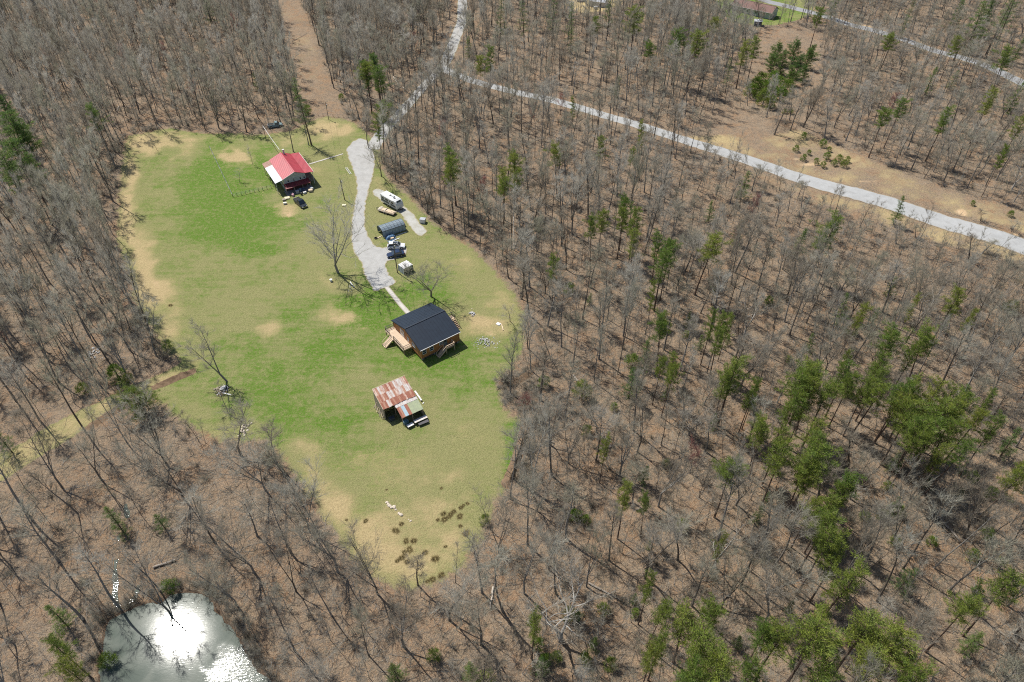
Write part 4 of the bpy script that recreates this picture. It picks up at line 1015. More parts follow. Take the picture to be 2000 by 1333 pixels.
# ------------------------------------------------------------------ black roofed cabin
def cabin():
    t = thing('cabin', 'log sided cabin with black metal roof and new wooden decks', 'house', (-19.801, 120.506, 0), 0.64)
    L2, W2, he, hr = 5.33, 6.45, 3.50, 5.45; wl, ww = L2 - .33, W2 - .35; zb = .7
    zt = lambda y: he + (hr - he) * (1 - abs(y) / W2) - 0.16
    b = MB()
    prof = [(-ww, zb), (ww, zb), (ww, zt(ww)), (0, zt(0)), (-ww, zt(ww))]
    b.loft([[(-wl, y, z) for y, z in prof], [(wl, y, z) for y, z in prof]])
    b.build('wall', M_CEDARWALL, t)
    me = MB(); me.box((0, 0, 0), (2 * wl, .05, .17)); mes = me.mesh('siding_board', M_CEDARWALL)
    for i in range(14):
        o = link('siding_board', mes, t); o.location = (0, -ww - .02, zb + .1 + i * .19)
    for i in range(24):
        z = zb + .1 + i * .19; half = ww if z < zt(ww) - .1 else max(.2, W2 * (1 - (z + .25 - he) / (hr - he)))
        if z > 5.05: break
        q = MB(); q.box((-wl - .02, 0, z), (.05, 2 * min(half, ww), .17)); q.build('siding_board', M_CEDARWALL, t)
    for x in (-4.7, -1.6, 1.6, 4.7):
        for y in (-5.8, 0, 5.8):
            q = MB(); q.box((x, y, .35), (.4, .4, .72)); q.build('block_pier', paint('grey_block', (0.30, 0.29, 0.27), .9), t)
    f = MB(); f.box((0, 0, .32), (2 * wl - .5, 2 * ww - .5, .62)); f.build('crawl_shade_box', paint('painted_crawl_shade', (0.10, 0.09, 0.08), .9), t)  # dark colour on this filler box paints the crawl space shadow below the siding
    rf = MB(); rf.sheet((-L2, -W2, he), (L2, -W2, he), (L2, 0, hr), (-L2, 0, hr), .10); rf.sheet((L2, W2, he), (-L2, W2, he), (-L2, 0, hr), (L2, 0, hr), .10)
    ro = rf.build('roof', M_BLACKROOF, t)
    n = 14; q = MB(); q.bar((0, -W2, he + .015), (0, -.05, hr + .015), .04, .03); q2 = MB(); q2.bar((0, W2, he + .015), (0, .05, hr + .015), .04, .03)
    s1 = q.mesh('roof_seam', M_BLACKROOF); s2 = q2.mesh('roof_seam', M_BLACKROOF)
    for i in range(n + 1):
        for mm in (s1, s2):
            o = link('roof_seam', mm, ro); o.location = (-L2 + .03 + i * (2 * L2 - .06) / n, 0, 0)
    q = MB(); q.bar((-L2, 0, hr + .04), (L2, 0, hr + .04), .30, .05); q.build('ridge_cap', M_BLACKROOF, ro)
    q = MB(); q.bar((-L2, -W2 - .05, he - .06), (L2, -W2 - .05, he - .06), .10, .12); q.build('gutter', M_WHITE, t)
    q = MB(); q.bar((L2 + .05, .3, hr - .25), (L2 + .05, W2, he - .08), .06, .14); q.bar((-L2 - .04, .2, hr - .2), (-L2 - .04, W2, he - .08), .05, .12); q.bar((-L2 - .04, -.2, hr - .2), (-L2 - .04, -W2, he - .08), .05, .12); q.build('rake_trim', M_BLACKROOF, t)
    q = MB(); q.bar((6.6, 1.1, .9), (6.6, 4.8, .9), .12, .9); q.build('side_panel', M_WHITE, t)
    for x, h_ in ((-4.2, 2.35), (-2.35, 2.35), (.2, 2.55)):
        win(t, (x, -ww - .03, h_), .9, 1.15 if x < 0 else .75, 0)
    door(t, (1.3, -ww - .03, 2.45), .95, 2.0, 0, paint('door_grey_green', (0.16, .19, .18), .5))
    for y, w_, h_ in ((-.5, .7, 1.0), (-3.0, 1.3, 1.0)):
        win(t, (-wl - .03, y, 2.55), w_, h_, -math.pi / 2)
    door(t, (-wl - .03, 2.1, 2.55), 1.7, 2.0, -math.pi / 2, M_WHITE)
    for c in ((-wl, -ww), (wl, -ww), (-wl, ww), (wl, ww)):
        q = MB(); q.box((c[0], c[1], 2.0), (.2, .2, 2.6)); q.build('corner_trim', M_CEDARWALL, t)
    z = 1.5
    plank_run(t, -7.25, -wl - .07, -2.05, 6.3, z, 'Y', .14, M_DECK)
    q = MB()
    for (a, b_) in (((-7.25, -2.1), (-5.1, -2.1)), ((-7.28, -2.1), (-7.28, 6.35)), ((-7.25, 6.35), (-5.1, 6.35))): q.bar((*a, z - .16), (*b_, z - .16), .05, .26)
    q.build('deck_frame', M_DECK, t)
    for p in ((-7.15, -2.0), (-5.2, -2.0), (-7.15, 1.8), (-7.15, 6.2), (-7.15, 4.2)):
        q = MB(); q.box((*p, (z - .1) / 2), (.14, .14, z - .1)); q.build('deck_post', M_DECKDARK, t)
    railing(t, [(-5.15, -2.03), (-7.21, -2.03), (-7.21, 2.35)], z, .95, M_DECK, M_BLACK)
    railing(t, [(-7.21, 4.15), (-7.21, 6.28), (-4.7, 6.28)], z, .95, M_DECK, M_BLACK)
    stairs(t, (-7.3, 3.25, z), (-9.6, 3.05, 0.05), 1.4, 8, M_DECK, M_DECK)
    q = MB(); q.box((-5.05, 6.15, 2.5), (.14, .14, 2.0)); q.build('porch_post', M_BLACK, t)
    plank_run(t, .6, 2.85, -7.65, -ww - .12, z, 'X', .14, M_DECKDARK)
    for p in ((.65, -7.6), (2.8, -7.6), (2.8, -6.3)):
        q = MB(); q.box((*p, .75), (.12, .12, 1.5)); q.build('deck_post', M_DECK, t)
    railing(t, [(2.8, -6.25), (2.8, -7.6), (.65, -7.6)], z, .95, M_DECK, M_DECK)
    stairs(t, (.55, -7.1, z), (-1.5, -7.2, .05), 1.0, 7, M_DECK, M_DECK)
    plank_run(t, wl + .1, 8.1, .3, 1.6, z, 'X', .14, M_DECK)
    railing(t, [(8.05, .35), (8.05, 1.55), (wl + .2, 1.55)], z, .95, M_BLACK, M_BLACK)
    stairs(t, (7.5, .25, z), (7.5, -1.9, .05), 1.0, 6, M_DECKDARK, M_BLACK)
    for p in ((8.0, .4), (8.0, 1.5), (6.0, .4)):
        q = MB(); q.box((*p, .73), (.12, .12, 1.46)); q.build('deck_post', M_DECKDARK, t)
cabin()

# ------------------------------------------------------------------ red roofed house
def red_house():
    t = thing('red_roofed_house', 'grey sided house with red metal roof and white porch roof', 'house', (-64.613, 186.975, 0), 2.105)
    L, yl, yp, yb, yr = 13.87, 3.88, 6.2, -3.1, -5.58
    zr, zl, zp, zb, zrr = 5.71, 4.22, 3.65, 4.52, 4.29
    b = MB(); prof = [(-3.05, 0), (3.6, 0), (3.6, zl - .1), (0, zr - .16), (-3.05, zb - .12)]
    b.loft([[(.35, y, z) for y, z in prof], [(L - .35, y, z) for y, z in prof]]); b.build('wall', M_SIDING, t)
    q = MB(); q.box((.33, .28, 1.25), (.1, 6.5, 2.5)); q.build('lower_wall', paint('lower_brick_wall', (.16, .07, .05), .9, (.10, .05, .04), 6), t)
    for i in range(7):
        z = 2.75 + i * .38; hw = 3.3 if z < 4.1 else max(.3, (zr - .3 - z) / .384)
        q = MB(); q.box((.32, .25 * (z < 4.1), z), (.06, 2 * min(hw, 3.25), .34)); q.build('siding_board', M_SIDING, t)
    for y in (2.3, .6, -1.4, -2.6): win(t, (.27, y, 3.25), .6, .85, -math.pi / 2)
    r = MB(); r.sheet((0, yl, zl), (0, 0, zr), (L, 0, zr), (L, yl, zl), .07); ro = r.build('roof', M_RED, t)
    r = MB(); r.sheet((0, 0, zr), (0, yb, zb), (L, yb, zb), (L, 0, zr), .07); r.build('roof_slope', M_RED, ro)
    r = MB(); r.sheet((0, yb, zb + .01), (0, yr, zrr), (L, yr, zrr), (L, yb, zb + .01), .07); r.build('porch_roof', M_RED, ro)
    me = MB(); me.bar((0, .1, zr - .01), (0, yl - .02, zl + .03), .05, .045); m1 = me.mesh('roof_rib', M_RED)
    me = MB(); me.bar((0, -.1, zr - .01), (0, yb + .05, zb + .045), .05, .045); m2 = me.mesh('roof_rib', M_RED)
    me = MB(); me.bar((0, yb - .05, zb + .035), (0, yr + .02, zrr + .03), .05, .045); m3 = me.mesh('roof_rib', M_RED)
    for i in range(24):
        for m_ in (m1, m2, m3):
            o = link('roof_rib', m_, ro); o.location = (.05 + i * (L - .1) / 23, 0, 0)
    q = MB(); q.bar((-.05, 0, zr + .05), (L + .05, 0, zr + .05), .34, .05); q.build('ridge_cap', M_RED, ro)
    q = MB(); q.bar((-.02, yr - .04, zrr - .03), (L, yr - .04, zrr - .03), .09, .1); q.bar((-.04, yl - .05, zl - .02), (-.04, 0, zr - .0), .06, .14); q.build('white_trim', M_WHITE, t)
    x = 0.0
    for i in range(8):
        x1 = x + 10.6 / 8; q = MB(); q.sheet((x + .01, yp, zp), (x + .01, yl + .02, zl - .06), (x1 - .01, yl + .02, zl - .06), (x1 - .01, yp, zp), .05); q.build('porch_sheet', M_WHITEROOF, t); x = x1
    for i in range(3):
        x1 = x + (L - 10.6) / 3; q = MB(); q.sheet((x + .01, yp, zp - .03), (x + .01, yl + .02, zl - .09), (x1 - .01, yl + .02, zl - .09), (x1 - .01, yp, zp - .03), .05); q.build('porch_sheet', M_BROWNROOF, t); x = x1
    for i in range(6):
        q = MB(); q.box((.25 + i * 2.6, yp - .2, (zp - .1) / 2), (.13, .13, zp - .1)); q.build('porch_post', M_OLDWOOD if i else M_WHITE, t)
    q = MB(); q.bar((.2, yp - .2, zp - .12), (L - .2, yp - .2, zp - .12), .1, .2); q.build('porch_beam', M_OLDWOOD, t)
    # right porch deck with posts
    plank_run(t, .3, L - .3, yr + .15, -3.12, 1.3, 'X', .3, M_OLDWOOD, 'porch_board')
    for i in range(5):
        q = MB(); q.box((.4 + i * 3.2, yr + .25, 2.1), (.13, .13, 4.2)); q.build('porch_post', M_WHITE, t)
    railing(t, [(.4, -3.2), (.4, yr + .25), (L - .5, yr + .25)], 1.32, .9, M_OLDWOOD)
    # red skirt roof over the patio
    s_ = MB(); s_.sheet((-1.75, 3.9, 2.05), (-1.75, -3.7, 2.05), (.3, -3.7, 2.6), (.3, 3.9, 2.6), .06); sk = s_.build('skirt_roof', M_DKRED, t)
    me = MB(); me.bar((-1.75, 0, 2.09), (.28, 0, 2.63), .05, .04); mm = me.mesh('skirt_rib', M_DKRED)
    for i in range(11):
        o = link('skirt_rib', mm, sk); o.location = (0, 3.8 - i * .74, 0)
    q = MB(); q.bar((-1.8, 3.9, 2.02), (-1.8, 1.4, 2.02), .08, .14); q.build('fascia', paint('pink_trim', (.62, .28, .28), .6), t)
    for y in (3.8, 1.4, -1.2, -3.6):
        q = MB(); q.box((-1.65, y, 1.0), (.11, .11, 2.0)); q.build('patio_post', M_OLDWOOD, t)
    q = MB(); q.box((L - .6, -.9, 5.9), (.5, .5, 1.6)); q.box((L - .6, -.9, 6.75), (.62, .62, .12)); q.build('chimney', paint('whitewashed_brick', (.62, .6, .57), .9, (.45, .42, .4), 5), t)
    door(t, (.26, 1.9, 1.1), 1.0, 2.0, -math.pi / 2, M_DKRED)
    for x in (2.5, 5.5, 9.0): win(t, (x, 3.62, 1.9), .9, 1.2, math.pi)
    q = MB(); q.box((-.9, 0, .06), (3.2, 8.2, .12)); q.build('patio_slab', paint('patio_concrete', (.30, .28, .26), .9, (.2, .19, .18), 2), t)
red_house()
def local(o, th, u, v):
    return (o[0] + u * math.cos(th) - v * math.sin(th), o[1] + u * math.sin(th) + v * math.cos(th))
RH = lambda u, v: local((-64.613, 186.975), 2.105, u, v)
def crate(name, label, cat, xy, d, rz, mat, lid=None, z=None):
    t = thing(name, label, cat, (xy[0], xy[1], tz(*xy) if z is None else z), rz); m = MB()
    x, y, h = d; th = .05
    m.box((0, 0, .03), (x, y, .06))
    for s_ in (-1, 1):
        m.box((s_ * (x / 2 - th / 2), 0, h / 2), (th, y, h)); m.box((0, s_ * (y / 2 - th / 2), h / 2), (x - 2 * th, th, h))
    m.build('body', mat, t)
    q = MB(); q.box((0, 0, h + .03), (x + .06, y + .06, .07)); q.box((0, 0, h + .08), (x * .5, y * .5, .04)); q.build('lid', lid or mat, t)
    return t
def barrel(label, xy, mat, r=.3, h=.9, z=None):
    t = thing('barrel', label, 'barrel', (xy[0], xy[1], tz(*xy) if z is None else z)); m = MB()
    m.tube([(0, 0, 0), (0, 0, h * .33), (0, 0, h * .36), (0, 0, h * .66), (0, 0, h * .69), (0, 0, h)], [r, r, r * 1.06, r * 1.06, r, r], 14); m.build('drum', mat, t)
    q = MB(); q.cyl((0, 0, h + .015), r * .9, .03, 14); q.build('lid', mat, t)
MJ = lambda n, c: paint('plastic_' + n, c, .5)
crate('storage_bin', 'grey storage bin on the patio of the red roofed house', 'bin', RH(-2.3, .9), (1.0, .7, .8), .4, MJ('grey', (.42, .43, .46)))
crate('storage_bin', 'dark blue bin among the clutter on the patio', 'bin', RH(-2.4, -1.0), (.9, .7, .9), .2, MJ('navy', (.04, .06, .12)))
crate('cooler', 'white cooler at the patio edge behind the dark pickup', 'cooler', RH(-3.6, -.9), (.9, .55, .5), .6, M_WHITE)
crate('wooden_crate', 'tan crate at the corner of the cluttered patio', 'crate', RH(-3.4, -2.8), (1.1, .9, .6), .2, M_PALEWOOD)
crate('metal_box', 'pale grey box beside the tan patio crate', 'box', RH(-2.6, -3.4), (.8, .7, .7), .9, MJ('silver', (.55, .57, .58)))
barrel('dark barrel under the red skirt roof', RH(-2.5, 2.4), MJ('charcoal', (.05, .05, .06)))
barrel('pink barrel at the left end of the patio', RH(-3.3, 2.6), MJ('pink', (.62, .36, .42)), .35, .7)
barrel('blue grey barrel in the middle of the patio', RH(-1.9, -.2), MJ('bluegrey', (.22, .30, .36)), .35, 1.0)
barrel('black drum beside the white cooler', RH(-3.9, .2), MJ('black', (.03, .03, .03)), .3, .7)
crate('wooden_pallet_box', 'cream board box on grass left of the dark pickup', 'box', at(561, 388), (1.4, 1.1, .25), .3, paint('cream_board', (.66, .58, .40), .8))
crate('wooden_box', 'small weathered box below the cream board box', 'box', at(555, 392), (.9, .8, .4), .5, M_OLDWOOD)
crate('storage_box', 'pale box alone on the brown grass near the pickup', 'box', at(557, 399), (.9, .6, .45), .2, paint('cream_plastic', (.7, .66, .56), .6))
crate('hatch_box', 'cream box cover lying in grass left of the driveway', 'box', at(672, 402), (1.0, .7, .2), .1, paint('cream_cover', (.72, .66, .46), .7))

# ------------------------------------------------------------------ rusty barn
def barn():
    t = thing('rusty_barn', 'open fronted barn with patched rusty sheet metal roof', 'barn', (-26.091, 95.205, 0), 0.56)
    Wd, D, hf, hb = 7.25, 4.94, 3.30, 4.75
    zz = lambda y: hf + (hb - hf) * y / D
    def sheet(x0, x1, y0, y1, mat, lift, zf=zz, par=t):
        m = MB(); n = 5; vs = []; 
        for i in range(n * 2 + 1):      # shallow corrugation
            x = x0 + (x1 - x0) * i / (n * 2); c = .022 * (i % 2)
            vs += [(x, y0, zf(y0) + lift + c), (x, y1, zf(y1) + lift + c), (x, y1, zf(y1) + lift + c - .02), (x, y0, zf(y0) + lift + c - .02)]
        fs = []
        for i in range(n * 2):
            a = i * 4; b_ = a + 4
            fs += [(a, b_, b_ + 1, a + 1), (a + 3, a + 2, b_ + 2, b_ + 3), (a, a + 3, b_ + 3, b_), (a + 1, b_ + 1, b_ + 2, a + 2)]
        e = n * 8; fs += [(0, 1, 2, 3), (e + 3, e + 2, e + 1, e)]
        m.add(vs, fs); m.build('roof_sheet', mat, par)
    d, m_, s_, g, gr = M_RUST[0], M_RUST[1], M_RUST[2], M_GALV, M_GALVR
    rows = [(3.05, D, [s_, m_, g, s_, gr, m_, d, s_, d, m_, g, gr, g, g, gr, s_, m_]), (1.35, 3.17, [m_, d, s_, m_, d, g, gr, g, m_, s_, gr, g, gr, m_, g, g, gr]), (-.12, 1.47, [d, m_, d, g, s_, d, m_, d, d, m_, d, d, s_, d, d, m_, d])]
    for ri, (y0, y1, cs) in enumerate(rows):
        n = len(cs)
        for i, c in enumerate(cs):
            sheet(i * Wd / n - .02, (i + 1) * Wd / n + .02, y0 + R.uniform(-.07, .07), y1 + R.uniform(-.05, .05), c, .05 + .028 * (2 - ri) * -1 + .012 * (i % 2))
    q = MB(); q.bar((-.05, D + .06, hb - .02), (Wd + .05, D + .06, hb - .02), .08, .14); q.bar((-.06, 0, hf - .05), (-.06, D, hb - .05), .07, .14); q.build('edge_board', M_PALEWOOD, t)
    # lean-to
    z2 = lambda y: 3.22 + (3.22 - 2.25) * y / 3.32
    x0 = 2.46
    sheet(x0 - .08, Wd + .05, -.85, .12, M_GALV, .04, z2)
    xs_ = [(x0, x0 + .42, d), (x0 + .42, x0 + .85, m_), (x0 + .85, x0 + 1.62, M_LBLUE), (x0 + 1.62, x0 + 2.3, d), (x0 + 2.3, x0 + 3.1, M_OLIVE), (x0 + 3.1, x0 + 3.95, M_OLIVE), (x0 + 3.95, Wd, M_OLIVE)]
    for i, (a, b_, c) in enumerate(xs_): sheet(a, b_ + .03, -3.32 + R.uniform(-.05, .05), -.75, c, .0 + .012 * (i % 2), z2)
    # frame and walls
    for x, y in ((.1, .1), (2.45, .1), (4.8, .1), (7.1, .1), (.1, D - .1), (2.45, D - .1), (4.8, D - .1), (7.1, D - .1)):
        q = MB(); q.box((x, y, (zz(y) - .05) / 2), (.15, .15, zz(y) - .05)); q.build('post', M_OLDWOOD, t)
    for x in (2.55, 4.8, 7.1):
        q = MB(); q.box((x, -3.2, 1.1), (.13, .13, 2.2)); q.build('post', M_OLDWOOD, t)
    q = MB(); q.bar((0, .1, hf - .12), (Wd, .1, hf - .12), .08, .18); q.bar((2.4, -3.2, 2.16), (Wd, -3.2, 2.16), .08, .16); q.bar((0, D - .1, hb - .14), (Wd, D - .1, hb - .14), .08, .18); q.build('beam', M_OLDWOOD, t)
    def boards(a, b_, zfn, z0=0.05):
        a = Vector(a); b_ = Vector(b_); n = int((b_ - a).length / .24); rz = math.atan2((b_ - a).y, (b_ - a).x)
        for i in range(n):
            p = a.lerp(b_, (i + .5) / n); h = zfn(p.y) - .12 - R.uniform(0, .1)
            q = MB(); q.box((p.x, p.y, (h + z0) / 2), ((b_ - a).length / n - .02, .03, h - z0), rz); q.build('wall_board', M_OLDWOOD, t)
    boards((0, D, 0), (Wd, D, 0), zz); boards((0, .2, 0), (0, D, 0), zz); boards((Wd, -.1, 0), (Wd, D, 0), zz); boards((Wd, -3.2, 0), (Wd, -.1, 0), z2)
    for i in range(9):
        y = .6 + i * .47; q = MB(); q.bar((-.45 - .1 * (i % 3), y, .03), (-.06, y + .1 * (i % 2), .9 + .25 * (i % 4)), .2, .035); q.build('leaning_board', M_PALEWOOD if i % 2 else M_OLDWOOD, t)
barn()
BN = lambda u, v: local((-26.091, 95.205), 0.56, u, v)
def table(name, label, xy, rz, w, d, h, mat, cat='table'):
    t = thing(name, label, cat, (xy[0], xy[1], 0), rz); m = MB(); m.box((0, 0, h), (w, d, .06)); m.build('top', mat, t)
    for a in (-1, 1):
        for b_ in (-1, 1):
            q = MB(); q.box((a * (w / 2 - .1), b_ * (d / 2 - .1), h / 2), (.07, .07, h - .06)); q.build('leg', M_OLDWOOD, t)
table('work_bench', 'long grey topped bench in front of the rusty barn', BN(6.0, -4.25), .56, 2.9, .85, .8, M_GALV, 'bench')
table('low_table', 'low white topped table at the front of the lean-to', BN(3.6, -4.35), .62, 1.4, .8, .55, M_WHITETARP)
table('dark_bench', 'dark bench leaning in shade beside the grey bench', BN(6.2, -5.15), .5, 2.2, .7, .5, paint('dark_planks', (.07, .065, .07), .7), 'bench')
crate('chest', 'blue grey chest under the patched lean-to roof', 'chest', BN(3.2, -3.0), (1.0, .8, .7), .6, MJ('teal', (.12, .22, .27)))
crate('chest', 'dark chest inside the barn opening', 'chest', BN(1.2, -.6), (1.1, .8, .6), .5, MJ('coal', (.07, .08, .09)))
def plank(name, label, a, b, w, th, mat, cat='plank', h=.05):
    xa, ya = at(*a); xb, yb = at(*b); m = MB(); ax = Vector((xb - xa, yb - ya, 0)); L = ax.length
    n = 6
    t = thing(name, label, cat, ((xa + xb) / 2, (ya + yb) / 2), math.atan2(ax.y, ax.x))
    m.loft([[(x * L / 2, -w / 2, 0 + h), (x * L / 2, w / 2, 0 + h), (x * L / 2, w / 2 * .96, th + h), (x * L / 2, -w / 2 * .96, th + h)] for x in (-1, -.4, .3, 1)])
    m.build('board', mat, t)
    q = MB(); q.box((L * .3, 0, th + h + .01), (.06, w * .9, .03)); q.build('cleat', mat, t)
plank('white_board', 'white board leaning on the grass right of the rusty barn', (810.5, 766), (823.5, 784.5), .35, .08, M_WHITE, 'board', .3)
plank('white_board', 'short white board stub beside the rusty barn', (825.5, 789.5), (828, 786.5), .2, .06, M_WHITE, 'board')

# ------------------------------------------------------------------ vehicles
def wheel(parent, x, y, r, w):
    m = MB(); m.tube([(x, y - w / 2, r), (x, y - w * .42, r), (x, y + w * .42, r), (x, y + w / 2, r)], [r * .9, r, r, r * .9], 16); o = m.build('wheel', M_TIRE, parent, True)
    q = MB(); s_ = 1 if y > 0 else -1; q.cyl((x, y + s_ * w * .5, r), r * .62, .04, 12, 'Y'); q.build('rim', M_RIM, o)
def car(name, label, xy, rz, mat, L=4.7, Wd=1.86, H=1.7, kind='suv', cat='car'):
    """+X is the front"""
    t = thing(name, label, cat, xy, rz); hl = L / 2; hw = Wd / 2
    def sec(x, w, zb, zt_, sh=.12):
        return [(x, -w, zb), (x, w, zb), (x, w * 1.0, zt_ - sh), (x, w * .9, zt_), (x, -w * .9, zt_), (x, -w * 1.0, zt_ - sh)]
    belt = .98 if kind != 'sedan' else .88
    hood = belt - .05 if kind == 'suv' else belt - .06
    m = MB(); m.loft([sec(-hl, hw * .84, .42, belt - .1), sec(-hl + .12, hw * .95, .30, belt), sec(-hl * .5, hw, .26, belt + .02), sec(0, hw, .26, belt), sec(hl * .35, hw, .26, belt - .01), sec(hl * .72, hw * .97, .28, hood - .05), sec(hl - .12, hw * .9, .34, hood - .14), sec(hl, hw * .74, .44, hood - .3)])
    b = m.build('body', mat, t, False)
    r0, r1, f1, f0 = {'suv': (-hl + .12, -hl + .5, hl * .18, hl * .5), 'sedan': (-hl + .62, -hl + 1.25, hl * .05, hl * .42), 'truck': (-hl * .12, -hl * .02, hl * .32, hl * .56)}[kind]
    hz = belt - .02; ht = H
    # roof and pillars
    rw = hw * .78; bw = hw * .93
    m = MB(); m.loft([[(r1, -rw, ht - .07), (r1, rw, ht - .07), (r1 + .03, rw * .95, ht), (r1 + .03, -rw * .95, ht)], [((r1 + f1) / 2, -rw, ht - .05), ((r1 + f1) / 2, rw, ht - .05), ((r1 + f1) / 2, rw * .95, ht + .03), ((r1 + f1) / 2, -rw * .95, ht + .03)], [(f1, -rw, ht - .07), (f1, rw, ht - .07), (f1 - .03, rw * .95, ht), (f1 - .03, -rw * .95, ht)]])
    m.build('roof', mat, t)
    for s_ in (-1, 1):
        q = MB(); q.bar((f0, s_ * bw * .97, hz), (f1, s_ * rw * .97, ht - .04), .07, .07); q.bar((r0, s_ * bw * .97, hz), (r1, s_ * rw * .97, ht - .04), .12, .1)
        xm = (r1 + f1) / 2; q.bar((xm, s_ * bw * .985, hz), (xm, s_ * rw * .985, ht - .04), .08, .05); q.build('pillar', mat, t)
        g = MB(); y0, y1 = s_ * bw * .965, s_ * rw * .965
        g.add([(r0 + .1, y0, hz), (f0 - .1, y0, hz), (f1 - .04, y1, ht - .06), (r1 + .04, y1, ht - .06)], [(0, 1, 2, 3)]); g.build('side_window', GLASS, t)
        q = MB(); q.box((f0 - .15, s_ * (hw + .09), hz + .08), (.12, .18, .14)); q.build('mirror', mat, t)
        q = MB(); q.box((hl - .1, s_ * hw * .66, hood - .27), (.2, .32, .14)); q.build('headlight', M_LAMPW, t)
        q = MB(); q.box((-hl + .03, s_ * hw * .74, belt - .14), (.09, .22, .24)); q.build('tail_light', M_LAMPR, t)
        for x in (hl * .62, -hl * .6): wheel(t, x, s_ * (hw - .09), .35 if kind != 'sedan' else .32, .24)
        for x in (hl * .62, -hl * .6):
            q = MB(); q.cyl((x, s_ * (hw - .02), .37), .42, .06, 16, 'Y'); q.build('wheel_arch', M_BLACK, t)
    g = MB(); g.add([(f0, -bw * .94, hz + .01), (f0, bw * .94, hz + .01), (f1, rw * .94, ht - .05), (f1, -rw * .94, ht - .05)], [(0, 1, 2, 3)]); g.build('windshield', GLASS, t)
    g = MB(); g.add([(r0, bw * .94, hz + .01), (r0, -bw * .94, hz + .01), (r1, -rw * .94, ht - .05), (r1, rw * .94, ht - .05)], [(0, 1, 2, 3)]); g.build('rear_window', GLASS, t)
    q = MB(); q.box((hl - .05, 0, .48), (.16, Wd * .78, .2)); q.build('front_bumper', M_BLACK if kind != 'truck' else M_RIM, t)
    q = MB(); q.box((-hl + .04, 0, .5), (.16, Wd * .82, .2)); q.build('rear_bumper', M_BLACK if kind != 'truck' else M_RIM, t)
    if kind == 'suv':
        q = MB(); q.box((.05 * L * -1, 0, ht + .045), (1.1, .85, .02)); q.build('sunroof', GLASS, t)
        for s_ in (-1, 1):
            q = MB(); q.bar((r1 + .2, s_ * rw * .9, ht + .06), (f1 - .1, s_ * rw * .9, ht + .06), .05, .05); q.build('roof_rail', M_BLACK, t)
    if kind == 'truck':
        q = MB(); q.box((-hl * .56, 0, belt + .015), (hl * .78, Wd * .78, .02)); q.build('bed_floor', M_DARK, t)
        for s_ in (-1, 1):
            q = MB(); q.box((-hl * .56, s_ * hw * .88, belt + .06), (hl * .82, .12, .14)); q.build('bed_rail', mat, t)
        q = MB(); q.box((-hl + .06, 0, belt - .1), (.1, Wd * .86, .5)); q.build('tailgate', paint('silver_tailgate', (.5, .51, .52), .3, metal=.6), t)
    return t
car('suv', 'white sport utility car parked nearest the metal shed', (-31.2, 156.4), 0.06, M_CARW)
car('sedan', 'dark blue car parked beside the white sport utility', (-30.95, 152.7), 0.30 + math.pi, M_CARB, 4.7, 1.85, 1.47, 'sedan')
xa, ya = at(574, 385, .7); xb, yb = at(599.5, 407, .7)
car('pickup_truck', 'dark pickup truck parked on grass before the red roofed house', ((xa + xb) / 2, (ya + yb) / 2), math.atan2(yb - ya, xb - xa), M_CARG, 5.5, 1.95, 1.85, 'truck', 'truck')
xa, ya = at(530, 245, .7); xb, yb = at(545, 243, .7)
car('pickup_truck', 'pale blue green vehicle half hidden by trees behind the red roofed house', ((xa + xb) / 2, (ya + yb) / 2), 0.35, paint('pale_teal_paint', (.20, .28, .29), .25), 5.0, 1.9, 1.7, 'truck', 'truck')
car('van', 'white vehicle at the very top edge in the far yard', at(1136, 3), 0.1, M_CARW, 4.8, 1.9, 1.9, 'suv')

